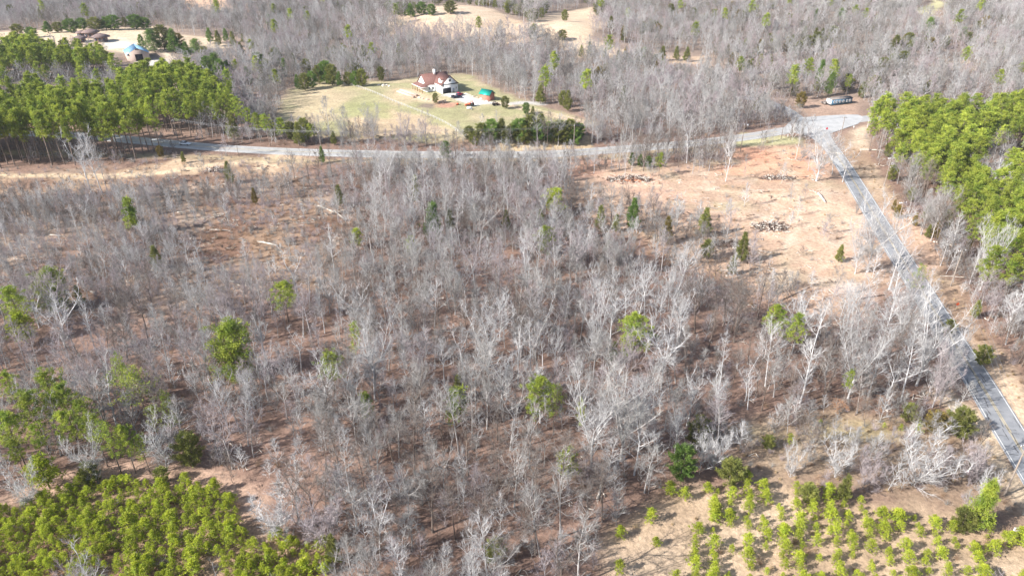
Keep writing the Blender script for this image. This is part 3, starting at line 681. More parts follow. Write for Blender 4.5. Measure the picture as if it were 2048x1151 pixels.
# fallen logs
LOGS = [(1636, 388, 1650, 406, .45, 'thick pale log lying near the spreading white oak'), (1466, 476, 1486, 486, .2, 'white log beside the dark low heap'), (515, 484, 556, 492, .3, 'long white log in the brown opening'),
        (636, 412, 668, 425, .25, 'white log leaning at the top of the brown opening'), (668, 422, 690, 440, .2, 'thin white log below the leaning one'), (285, 385, 320, 388, .2, 'white log by the left track'),
        (340, 383, 360, 386, .22, 'short white log by the left track'), (355, 425, 372, 426, .2, 'short pale log in the cut-over land'), (420, 460, 460, 462, .2, 'thin pale log in the cut-over land'),
        (182, 584, 192, 589, .3, 'short white log near the left pines'), (460, 563, 470, 566, .3, 'short white stub left of the yellow-green pine'), (1560, 602, 1620, 575, .15, 'dark pole lying across the pale stones'),
        (1720, 598, 1770, 590, .2, 'dark log at the right of the pale stones'), (1866, 484, 1904, 492, .25, 'white fallen trunk on the verge right of the road'), (1880, 552, 1960, 558, .12, 'thin pale fallen trunk across the brown verge'),
        (1655, 305, 1686, 309, .25, 'grey log beside the slim tree near the junction'), (1575, 395, 1590, 398, .12, 'small stick on the sandy clearing'), (1560, 395, 1580, 392, .14, 'thin stick on the sandy clearing'),
        (750, 1010, 870, 960, .28, 'long dark fallen trunk among the near trees'), (1195, 1000, 1215, 925, .25, 'broken white snag in the near trees'), (1720, 300, 1765, 302, .3, 'white guard log by the junction'),
        (560, 375, 620, 350, .2, 'dark log line in the cut-over land'), (100, 470, 130, 474, .2, 'pale stick at far left of the cut-over land')]
for a0, b0, a1, b1, rr, lab in LOGS:
    p_, q_ = ground(a0, b0, rr * .7), ground(a1, b1, rr * .7); c_ = (np.array(p_) + np.array(q_)) / 2
    m_ = MB(); v_ = np.array(p_) - c_; up_ = np.array([0, 0, .12]); m_.tube([v_, v_ * .4 + up_, -v_ * .3 + up_, -v_], [rr, rr * .9, rr * .75, rr * .5], 7, cap=True)
    for k in range(3): m_.tube([v_ * (.5 - .5 * k), v_ * (.3 - .5 * k) + np.array([rg.uniform(-.7, .7), rg.uniform(-.7, .7), .5])], [rr * .4, rr * .15], 4)
    o = part('fallen_log', m_, ['log_dark' if 'dark' in lab else 'log'], None); o.location = c_; tag(o, lab, 'log', 'fallen logs')
# utility poles and wires
def pole(px, py, h_, label, arm=True, armyaw=0.0, lean=0.0):
    x_, y_, z_ = ground(px, py); r_ = thing('utility_pole', label, 'utility pole', (x_, y_, z_), armyaw)
    m_ = MB(); m_.tube([(0, 0, -.5), (lean * h_ * .5, 0, h_ * .5), (lean * h_, 0, h_)], [.18, .15, .11], 8, cap=True); part('shaft', m_, ['pole'], r_)
    tops = []
    if arm:
        m_ = MB(); m_.box((lean * h_, .12, h_ - .4), (2.4, .12, .14)); part('crossarm', m_, ['pole' if arm == 1 else 'insul'], r_)
        for q in (-1.1, -.5, 1.1): m_ = MB(); m_.cyl((lean * h_ + q, .12, h_ - .33), (lean * h_ + q, .12, h_ - .1), .07, 6); part('insulator', m_, ['insul'], r_)
    for q in (-1.1, 1.1, 0): tops.append((x_ + math.cos(armyaw) * (q + lean * h_), y_ + math.sin(armyaw) * (q + lean * h_), z_ + h_ - (.1 if q else -.0)))
    return tops
def wires(A, B, label, sag=.9, n=3):
    m_ = MB()
    for a, b2 in list(zip(A, B))[:n]:
        a, b2 = np.array(a), np.array(b2); t_ = np.linspace(0, 1, 9)[:, None]; P_ = a + (b2 - a) * t_; P_[:, 2] -= sag * 4 * (t_ * (1 - t_))[:, 0]
        m_.tube(P_, np.full(9, .022), 3)
    o = part('power_line', m_, ['wire'], None); tag(o, label, 'power line', 'power lines')
p1_ = pole(1768, 372, 10.5, 'utility pole with white crossarm on the brown verge', 2, R(10))
p2_ = pole(1789, 468, 10.5, 'utility pole among twigs at the bend of the verge', 2, R(12))
p3_ = pole(1901, 572, 10.5, 'thin utility pole on the verge below the white fallen trunk', 1, R(12), .0)
p4_ = pole(2008, 991, 11.5, 'near utility pole rising beside the cracked grey road', 1, R(20))
p0_ = pole(1678, 286, 11.0, 'utility pole standing in the middle of the junction', 1, R(0))
wires(p0_, p1_, 'wires from the junction pole to the verge pole'); wires(p1_, p3_, 'wires along the verge above the road'); wires(p3_, p4_, 'wires crossing the road to the near pole', 1.4)
p5_ = pole(1481, 302, 11, 'slim utility pole at the upper edge of the clearing', 1, R(70)); p6_ = pole(1147, 303, 11, 'slim utility pole right of the cedar row', 1, R(80))
p7_ = pole(645, 318, 11, 'slim utility pole before the straight road at left centre', 1, R(85)); p8_ = pole(356, 281, 9, 'utility pole beside the white car', 1, R(85))
p9_ = pole(915, 313, 11, 'slim utility pole among trees at the middle of the road', 1, R(85))
wires(p8_, p7_, 'wires above the road right of the white car', 1.2); wires(p7_, p9_, 'wires above the road below the pasture', 1.0); wires(p9_, p6_, 'wires in front of the cedar row', 1.0); wires(p6_, p5_, 'wires above the road left of the clearing', 1.2); wires(p5_, p0_, 'wires from the clearing to the junction', .8)
# road signs
def sign(px, py, label, shape, mt, s_=.6, h_=2.2, yaw=0):
    x_, y_, z_ = ground(px, py); r_ = thing('road_sign', label, 'road sign', (x_, y_, z_), yaw)
    m_ = MB(); m_.cyl((0, 0, -.2), (0, 0, h_), .04, 6); part('post', m_, ['grey'], r_)
    m_ = MB()
    if shape == 8: m_.cyl((0, -.05, h_), (0, -.08, h_), s_, 8)
    elif shape == 4: m_.cyl((0, -.05, h_), (0, -.08, h_), s_, 4)
    else: m_.box((0, -.07, h_), (s_ * 1.5, .03, s_ * 2))
    part('plate', m_, [mt], r_)
sign(1494, 260, 'white road sign at the wood edge left of the junction', 0, 'trim', .45)
sign(1652, 266, 'small red sign post on the corner of the junction', 8, 'red', .5, 2.0)
sign(1575, 276, 'low white marker on the grass below the junction', 0, 'trim', .4, 1.0)
sign(1707, 258, 'low white marker right of the junction', 0, 'trim', .4, 1.0)
sign(1911, 620, 'orange diamond warning sign beside the shaded road', 4, 'orange', .5, 1.8)
# ------------------------------------------------------------------ trees: shapes
def unit(v): return v / (np.linalg.norm(v) + 1e-9)
def path(rng, p, d, L, n, wob, up):
    P = [np.array(p, float)]; d = unit(np.array(d, float))
    for i in range(n):
        d = unit(d + rng.normal(0, wob, 3) + np.array([0, 0, up]))
        P.append(P[-1] + d * L / n)
    return np.array(P)
def bare_tree(seed, Ht, Rad, first=.42, nl=14, forks=1, twig=1.0, far=False, gnarl=.10, rk=1.0, up0=.22, tf=.55, sp=.55):
    rng = np.random.RandomState(seed); tr = MB(); cr = MB()
    r0 = (.0098 * Ht + .025) * rk
    top = Ht * (.93 if forks == 1 else tf)
    tp = path(rng, (0, 0, -.3), (rng.normal(0, .04), rng.normal(0, .04), 1), top, 8, .03 if forks == 1 else .04, .05)
    tr.tube(tp, np.linspace(r0, r0 * (.12 if forks == 1 else .6), 9) * np.array([1.3] + [1] * 8), 5 if far else 7)
    starts = []
    leaders = [(tp, r0, first)]
    if forks > 1:
        for k in range(forks):
            a = k * 6.283 / forks + rng.uniform(-.4, .4)
            lp = path(rng, tp[-1 - (k % 3)], (math.cos(a) * sp, math.sin(a) * sp, 1), Ht * (1.05 - tf) * rng.uniform(.8, 1.1) * math.sqrt(1 + sp * sp) * .93, 6, .10, .06)
            rr = r0 * .55; cr.tube(lp, np.linspace(rr, rr * .15, 7), 4, 0); leaders.append((lp, rr, .05))
    for lp, rr, f0 in leaders:
        n = nl if forks == 1 else max(4, int(nl / len(leaders)) + 2)
        for i in range(n):
            u = f0 + (1 - f0) * (i + rng.uniform(0, .8)) / n; u = min(u, .985)
            x = u * (len(lp) - 1); j = int(x); q = lp[j] + (lp[min(j + 1, len(lp) - 1)] - lp[j]) * (x - j)
            a = i * 2.4 + rng.uniform(-.5, .5)
            rel = (u - f0) / (1 - f0)
            L = Rad * (1.25 - .75 * rel if forks == 1 else .8 - .3 * rel) * rng.uniform(.75, 1.15)
            el = up0 + .35 + .65 * rel + rng.uniform(-.15, .15)
            starts.append((q, (math.cos(a) * math.cos(el), math.sin(a) * math.cos(el), math.sin(el)), L, rr * (.42 - .25 * rel)))
    if forks == 1: starts.append((tp[-1], (0, 0, 1), Ht * .1, r0 * .12))
    twA, twB, twC = [], [], []
    def twigs(P, d, n, ln, wd):
        k = rng.randint(0, len(P) - 1, n); f_ = rng.rand(n)[:, None]
        q = P[k] * (1 - f_) + P[k + 1] * f_
        dd = d[None] * .9 + rng.normal(0, .55, (n, 3)) + np.array([0, 0, .25]); dd /= np.linalg.norm(dd, axis=1)[:, None]
        s_ = np.cross(dd, rng.normal(0, 1, (n, 3))); s_ /= np.linalg.norm(s_, axis=1)[:, None] + 1e-9
        wv = wd * rng.uniform(.6, 1.2, (n, 1))
        twA.append(q - s_ * wv); twB.append(q + s_ * wv); twC.append(q + dd * ln * rng.uniform(.5, 1.3, (n, 1)))
    for q, d, L, r in starts:
        lp = path(rng, q, d, L, 4, gnarl, .10)
        cr.tube(lp, np.linspace(max(r * .85, .04), .02, 5), 3 if far else 4, 0)
        nb = 3 if far else max(3, int(6.5 * min(1.4, L / 3.5)))
        for b_ in range(nb):
            s_ = .25 + .75 * (b_ + rng.rand()) / nb; x = min(s_, .99) * 4; j = int(x); p = lp[j] + (lp[j + 1] - lp[j]) * (x - j)
            dd = unit(lp[j + 1] - lp[j]); bd = unit(dd + rng.normal(0, .6, 3) + np.array([0, 0, .15]))
            BL = L * rng.uniform(.3, .5) * (1.15 - .4 * s_)
            bp_ = path(rng, p, bd, BL, 2, gnarl * 1.2, .08)
            if not far: cr.tube(bp_, [.031, .021, .010], 3, 0)
            else: twigs(bp_[:2], bd, 2, BL, .04)
            if far: twigs(bp_, bd, int(9 * twig), .55 + BL * .35, .038)
            else:
                for c_ in range(4):
                    f_ = rng.rand(); p2 = bp_[1] * (1 - f_) + bp_[2 * (c_ % 2)] * f_; sd = unit(bd + rng.normal(0, .6, 3) + np.array([0, 0, .1]))
                    SL = BL * rng.uniform(.35, .7) + .25; sp_ = np.array([p2, p2 + sd * SL])
                    cr.tube(sp_, [.015, .005], 3, c_ % 2); twigs(sp_, sd, int(4.2 * twig), .42 + SL * .3, .0105)
    if twA: cr.tris(np.vstack(twA), np.vstack(twB), np.vstack(twC), 1)
    return tr, cr
def clump(cr, rng, c, rad, n, ln, wd, mi=0, upb=.35):
    d = rng.normal(0, 1, (n, 3)) + np.array([0, 0, upb]); d /= np.linalg.norm(d, axis=1)[:, None]
    o = c + d * rad * rng.uniform(.15, .85, (n, 1)) * np.array([1, 1, .7])
    e = d + rng.normal(0, .45, (n, 3)); e /= np.linalg.norm(e, axis=1)[:, None]
    s_ = np.cross(e, rng.normal(0, 1, (n, 3))); s_ /= np.linalg.norm(s_, axis=1)[:, None] + 1e-9
    l_ = ln * rng.uniform(.7, 1.3, (n, 1))
    cr.tris(o - s_ * wd, o + s_ * wd, o + e * l_, mi)
def pine_tree(seed, Ht, Rad, cs=.5, nb=30, dens=1.25, cl=.62, far=False, shape=0):
    rng = np.random.RandomState(seed); tr = MB(); cr = MB(); r0 = .011 * Ht + .04
    tp = path(rng, (0, 0, -.3), (rng.normal(0, .02), rng.normal(0, .02), 1), Ht * .97, 7, .015, .05)
    tr.tube(tp, np.linspace(r0, .04, 8), 6)
    for i in range(nb):
        rel = (i + rng.rand()) / nb; u = cs + (1 - cs) * rel; x = min(u, .99) * 7; j = int(x); q = tp[j] + (tp[min(j + 1, 7)] - tp[j]) * (x - j)
        a = i * 2.4 + rng.uniform(-.6, .6)
        prof = (math.sin(math.pi * min(1, .22 + .78 * rel)) ** .7 + .12) if shape == 0 else (1.05 - .85 * rel)
        L = Rad * prof * rng.uniform(.6, 1.15); el = -.05 + .75 * rel + rng.uniform(-.1, .2)
        d = (math.cos(a) * math.cos(el), math.sin(a) * math.cos(el), math.sin(el))
        lp = path(rng, q, d, L, 3, .1, .10)
        tr.tube(lp, [.07, .05, .035, .02], 3)
        m = 3 if far else 4
        for k in range(m):
            s_ = .35 + .65 * (k + rng.rand() * .6) / m; x = min(s_, .99) * 3; j = int(x); p = lp[j] + (lp[j + 1] - lp[j]) * (x - j)
            p = p + rng.normal(0, .28, 3) * (1 + .3 * L)
            if far: clump(cr, rng, p, cl * 1.15, int(13 * dens), .6, .13)
            else: clump(cr, rng, p, cl, int(26 * dens), .42, .075)
    clump(cr, rng, tp[-1], cl * .8, int(30 * dens), .45, .08)
    return tr, cr
def cedar_tree(seed, Ht, Rad, n=3200, oval=0, far=False):
    rng = np.random.RandomState(seed); tr = MB(); cr = MB()
    tr.tube(path(rng, (0, 0, -.2), (0, 0, 1), Ht * .9, 4, .02, .05), np.linspace(.016 * Ht + .02, .02, 5), 5)
    nbr = 46
    if far: n = n // 3
    for i in range(nbr):
        rel = (i + rng.rand()) / nbr; z = Ht * (.06 + .9 * rel)
        prof = (1 - rel) ** .75 + .07 if not oval else math.sin(math.pi * (.18 + .8 * rel)) ** .6
        a = i * 2.4 + rng.uniform(-.5, .5); L = Rad * prof * rng.uniform(.65, 1.15)
        m = max(6, int(n / nbr * (prof + .25)))
        tt = rng.uniform(.15, 1, m)[:, None] ** .6
        d = np.array([math.cos(a), math.sin(a), .0])
        c = np.array([0, 0, z]) + d * L * tt + np.array([0, 0, 1]) * (L * .45 * tt ** 1.4) + rng.normal(0, .16 + .07 * Ht / 7, (m, 3)) * (1.1 - .4 * tt)
        e = d + rng.normal(0, .5, (m, 3)) + np.array([0, 0, .8]); e /= np.linalg.norm(e, axis=1)[:, None]
        s_ = np.cross(e, rng.normal(0, 1, (m, 3))); s_ /= np.linalg.norm(s_, axis=1)[:, None] + 1e-9
        k = 1.6 if far else 1
        cr.tris(c - s_ * .065 * k, c + s_ * .065 * k, c + e * .33 * k * rng.uniform(.7, 1.3, (m, 1)))
    return tr, cr
def young_pine(seed, Ht, Rad):
    rng = np.random.RandomState(seed); tr = MB(); cr = MB()
    tp = path(rng, (0, 0, -.1), (rng.normal(0, .05), rng.normal(0, .05), 1), Ht, 5, .03, .05)
    tr.tube(tp, np.linspace(.06, .015, 6), 4)
    nw = 7
    for w_ in range(nw):
        rel = w_ / nw; q = tp[0] + (tp[-1] - tp[0]) * (.10 + .85 * rel)
        for k in range(5 if rel < .7 else 4):
            a = k * 1.26 + w_ * .7 + rng.uniform(-.35, .35); L = Rad * (1.05 - .75 * rel) * rng.uniform(.65, 1.2)
            d = unit(np.array([math.cos(a), math.sin(a), .35 + .5 * rel])); lp = path(rng, q, d, L, 2, .1, .2)
            tr.tube(lp, [.02, .015, .01], 3)
            for s_ in (.55, 1.0): clump(cr, rng, lp[0] + (lp[-1] - lp[0]) * s_ + (0, 0, .05), .24, 17, .27, .042, upb=.9)
    clump(cr, rng, tp[-1], .2, 24, .3, .042, upb=1.6)
    return tr, cr
def shrub(seed, Ht, n, wd=.012, leaf=None):
    rng = np.random.RandomState(seed); cr = MB()
    for i in range(n):
        a = rng.uniform(0, 6.28); q = np.array([rng.normal(0, .3 * Ht * .4), rng.normal(0, .3 * Ht * .4), -.05])
        d = (math.cos(a) * .55, math.sin(a) * .55, 1)
        P_ = path(rng, q, d, Ht * rng.uniform(.6, 1.1), 3, .2, .05)
        cr.tube(P_, [wd * 1.3, wd, wd * .8, wd * .4], 3, 0)
        m = 9; k = rng.randint(0, 3, m); f_ = rng.rand(m)[:, None]; q2 = P_[k] * (1 - f_) + P_[k + 1] * f_
        e = rng.normal(0, .6, (m, 3)) + np.array([0, 0, .7]); s_ = rng.normal(0, 1, (m, 3)); s_ /= np.linalg.norm(s_, axis=1)[:, None]
        cr.tris(q2 - s_ * wd, q2 + s_ * wd, q2 + e * Ht * .28)
        if leaf: clump(cr, rng, P_[2], .35 * Ht * .5, leaf, .12, .05, 1)
    return cr

# ------------------------------------------------------------------ protos
PROTO = {}      # kind -> list of (trunk mesh, crown mesh, nominal height, joined far mesh builder args)
TW = {'pale': ('bark_pale', 'bark_pale', 'twig_pale'), 'grey': ('bark_grey', 'bark_grey', 'twig_grey'),
      'dark': ('bark_dark', 'bark_dark', 'twig_dark'), 'mauve': ('bark_grey', 'bark_mauve', 'twig_mauve')}
def reg(kind, mbs, mats, Ht):
    tr, cr = mbs
    tm = tr.mesh(kind + '_trunk', [M[mats[0]]]); cm = cr.mesh(kind + '_crown', [M[k] for k in mats[1:]])
    PROTO.setdefault(kind, []).append((tm, cm, Ht))
spec_f = [(11, 17, 4.6, .40, 17, 1), (12, 18, 4.2, .45, 18, 2), (13, 16, 5.0, .32, 19, 3), (14, 18, 3.6, .42, 16, 1), (15, 15, 4.4, .30, 18, 2), (16, 19, 4.6, .46, 18, 1), (17, 15, 4.8, .3, 20, 4), (18, 17, 3.0, .35, 20, 1), (19, 14, 5.2, .25, 22, 5), (20, 18, 3.9, .5, 17, 2)]
for s_, h_, r_, f_, n_, k_ in spec_f:
    g = bare_tree(s_, h_, r_, f_, n_, forks=k_, twig=1.15, up0=.1)
    for tint in TW: reg('bare_' + tint, g, TW[tint], h_)
for s_, h_, r_, fk in [(21, 15, 5.2, 3), (22, 13, 5.0, 4), (23, 17, 5.6, 3), (27, 16, 4.6, 5), (28, 14, 5.4, 2)]:
    g = bare_tree(s_, h_, r_, .22, 22, forks=fk, twig=1.1, gnarl=.17, rk=1.35, up0=.05)
    for tint in ('pale', 'grey', 'mauve'): reg('oak_' + tint, g, TW[tint], h_)
for s_, h_, r_, fk in [(24, 18, 6.6, 5), (25, 16, 6.2, 4), (26, 19, 6.0, 6)]:      # open-grown, full crowns
    g = bare_tree(s_, h_, r_ * .8, .2, 66, forks=fk, twig=1.2, gnarl=.12, rk=1.25, up0=.12, tf=.28, sp=.46)
    for tint in ('pale', 'grey', 'mauve'): reg('grand_' + tint, g, TW[tint], h_)
for s_, h_, r_ in [(31, 9, 3.6), (32, 8, 4.0)]:      # round, many-stemmed, dense with fine twigs
    g = bare_tree(s_, h_, r_ * .8, .1, 60, forks=7, twig=1.3, gnarl=.10, rk=.8, up0=.2, tf=.14, sp=.55)
    for tint in ('pale', 'mauve', 'grey'): reg('round_' + tint, g, TW[tint], h_)
for s_, h_, r_, c_, n_ in [(41, 17, 2.5, .55, 30), (42, 18, 2.2, .6, 26), (43, 16, 2.7, .5, 32), (44, 17, 2.4, .58, 28)]:
    reg('pine', pine_tree(s_, h_, r_, c_, n_, 1.15, .58), ('bark_pine', 'needle_pine'), h_)
for s_, h_, r_, c_, n_ in [(41, 17, 3.9, .5, 34), (42, 18, 3.4, .55, 30), (43, 16, 4.2, .42, 38), (44, 15, 3.6, .48, 32)]:
    reg('pine_wide', pine_tree(s_, h_, r_, c_, n_), ('bark_pine', 'needle_pine'), h_)
reg('pine_sparse', pine_tree(45, 16, 4.2, .55, 22, .6, .8), ('bark_pine', 'needle_pine'), 16)
reg('pine_sparse', pine_tree(46, 14, 3.4, .45, 20, .7, .8), ('bark_pine', 'needle_pine'), 14)
reg('pine_dense', pine_tree(47, 12, 3.7, .12, 74, 1.25, .9, shape=1), ('bark_pine', 'needle_dark'), 12)
reg('pine_dense', pine_tree(48, 13, 4.3, .15, 84, 1.3, 1.0), ('bark_pine', 'needle_dark'), 13)
reg('pine_small', pine_tree(49, 6, 1.3, .3, 18, .8, .5, shape=1), ('bark_pine', 'needle_pine'), 6)
reg('pine_small', pine_tree(50, 5, 1.2, .25, 16, .8, .5), ('bark_pine', 'needle_young'), 5)
reg('pine_full', pine_tree(148, 12, 4.3, .1, 80, 1.3, .95), ('bark_pine', 'needle_pine'), 12)
reg('pine_full', pine_tree(147, 12, 3.7, .12, 74, 1.25, .9, shape=1), ('bark_pine', 'needle_pine'), 12)
for s_, h_, r_, o_ in [(51, 8, 1.8, 0), (52, 7, 2.0, 1), (53, 9, 2.1, 0), (54, 6.5, 2.1, 1)]:
    g = cedar_tree(s_, h_, r_, 5200, o_)
    reg('cedar', g, ('bark_dark', 'needle_cedar'), h_); reg('cedar_dark', g, ('bark_dark', 'needle_dark'), h_); reg('cedar_rust', g, ('bark_dark', 'needle_rust'), h_)
for s_, h_, r_ in [(61, 3.6, 1.5), (62, 3.2, 1.35), (63, 4.0, 1.6), (64, 2.6, 1.2)]:
    reg('young_pine', young_pine(s_, h_, r_), ('bark_pine', 'needle_young'), h_)
# ------------------------------------------------------------------ one-object woods, brush and grass ("stuff")
SPC = bpy.data.collections.new('kinds of plants')       # shapes the scattered woods are made of; not linked to the scene
SPI = {}
def sproto(key, mbs, mats):
    me = None
    j = MB(); base = 0
    for i, m_ in enumerate(mbs):
        Vv = np.vstack(m_.v); off = j.n; j.v.append(Vv); j.n += len(Vv)
        for k in (3, 4):
            for ff, mm in zip(m_.f[k], m_.m[k]): j.f[k].append(ff + off); j.m[k].append(mm + base)
        base += 1 if i == 0 else 0
    me = j.mesh(key, [M[k] for k in mats])
    o = bpy.data.objects.new('p%03d_%s' % (len(SPC.objects), key), me); SPC.objects.link(o)
    SPI.setdefault(key, []).append(len(SPC.objects) - 1)
for s_, h_, r_, f_, n_, k_ in spec_f[:5]:
    g = bare_tree(s_ + 100, h_ * .92, r_ * 1.12, f_ * .8, n_ + 2, forks=k_, twig=1.5, far=True, up0=.1, rk=.8)
    for tint in TW: sproto('far_' + tint, g, TW[tint])
for s_, h_, r_, f_, n_, k_ in spec_f[:5]:
    g = bare_tree(s_ + 200, h_, r_, f_, n_, forks=k_, twig=1.15, up0=.1)
    for tint in TW: sproto('near_' + tint, g, TW[tint])
for s_, h_, r_ in [(71, 7, 2.1), (72, 6, 1.9), (73, 8, 2.2)]:
    g = bare_tree(s_, h_, r_, .2, 15, twig=.8, rk=.5, up0=.25)
    for tint in TW: sproto('sap_' + tint, g, TW[tint])
for s_, h_, r_, c_, n_ in [(81, 17, 2.5, .55, 28), (82, 16, 2.7, .52, 28)]: sproto('far_pine', pine_tree(s_, h_, r_, c_, n_, far=True), ('bark_pine', 'needle_pine'))
for s_, h_, r_, o_ in [(83, 8, 1.9, 0), (84, 7, 2.2, 1)]: sproto('far_cedar', cedar_tree(s_, h_, r_, 3600, o_, far=True), ('bark_dark', 'needle_cedar'))
for k in range(3):
    sproto('brush', [shrub(90 + k, 1.5, 26)], ('twig_brush',)); sproto('brushgrey', [shrub(93 + k, 1.9, 22)], ('twig_grey',))
    sproto('grass', [shrub(96 + k, .55, 34, .018)], ('straw',)); sproto('brushmauve', [shrub(99 + k, 2.2, 26)], ('twig_mauve',))
for s_, h_, r_ in [(161, 3.4, 1.5), (162, 3.4, 1.4)]: sproto('yp', young_pine(s_, h_, r_), ('bark_pine', 'needle_young'))
def sticks(seed, n=5):
    rng = np.random.RandomState(seed); m_ = MB()
    for i in range(n):
        c_ = np.array([rng.normal(0, .9), rng.normal(0, .9), rng.uniform(.05, .3)]); a = rng.uniform(0, 3.14); l_ = rng.uniform(.5, 2.2)
        d_ = np.array([math.cos(a), math.sin(a), rng.normal(0, .15)]) * l_ / 2; r_ = rng.uniform(.03, .11)
        m_.tube([c_ - d_, c_ + rng.normal(0, .08, 3), c_ + d_], [r_, r_ * .85, r_ * .5], 5)
    return m_
for k in range(3): sproto('slash', [sticks(110 + k)], ('log',)); sproto('slashdark', [sticks(120 + k, 7)], ('log_dark',))
sproto('beech', [shrub(104, 3.0, 26, .015, 40)], ('twig_grey', 'leaf_beech'))
def scatter_object(name, pts, kind_of, rot, scl, label, cat):
    """one object: a mesh of points, every point carrying one plant"""
    me = bpy.data.meshes.new(name); me.vertices.add(len(pts)); me.vertices.foreach_set('co', np.asarray(pts, float).ravel())
    for nm, ty, dat in (('which', 'INT', np.asarray(kind_of, np.int32)), ('turn', 'FLOAT', np.asarray(rot, float)), ('size', 'FLOAT', np.asarray(scl, float))):
        a = me.attributes.new(nm, ty, 'POINT'); a.data.foreach_set('value', dat)
    ng = bpy.data.node_groups.new(name, 'GeometryNodeTree')
    ng.interface.new_socket('Geometry', in_out='INPUT', socket_type='NodeSocketGeometry'); ng.interface.new_socket('Geometry', in_out='OUTPUT', socket_type='NodeSocketGeometry')
    N = ng.nodes.new; L = ng.links.new
    gi = N('NodeGroupInput'); go = N('NodeGroupOutput'); ip = N('GeometryNodeInstanceOnPoints'); ci = N('GeometryNodeCollectionInfo')
    ci.inputs['Collection'].default_value = SPC; ci.inputs['Separate Children'].default_value = True; ci.inputs['Reset Children'].default_value = True
    def attr(nm, ty):
        a = N('GeometryNodeInputNamedAttribute'); a.data_type = ty; a.inputs['Name'].default_value = nm
        return next(o for o in a.outputs if o.enabled and o.name == 'Attribute')
    cx_ = N('ShaderNodeCombineXYZ'); L(attr('turn', 'FLOAT'), cx_.inputs['Z'])
    mp = N('GeometryNodeMeshToPoints')
    L(gi.outputs[0], mp.inputs[0]); L(mp.outputs[0], ip.inputs['Points']); L(ci.outputs[0], ip.inputs['Instance'])
    ip.inputs['Pick Instance'].default_value = True; L(attr('which', 'INT'), ip.inputs['Instance Index'])
    L(cx_.outputs[0], ip.inputs['Rotation']); L(attr('size', 'FLOAT'), ip.inputs['Scale']); L(ip.outputs[0], go.inputs[0])
    o = link(name, me); o.modifiers.new('plants', 'NODES').node_group = ng
    return tag(o, label, cat, kind='stuff')

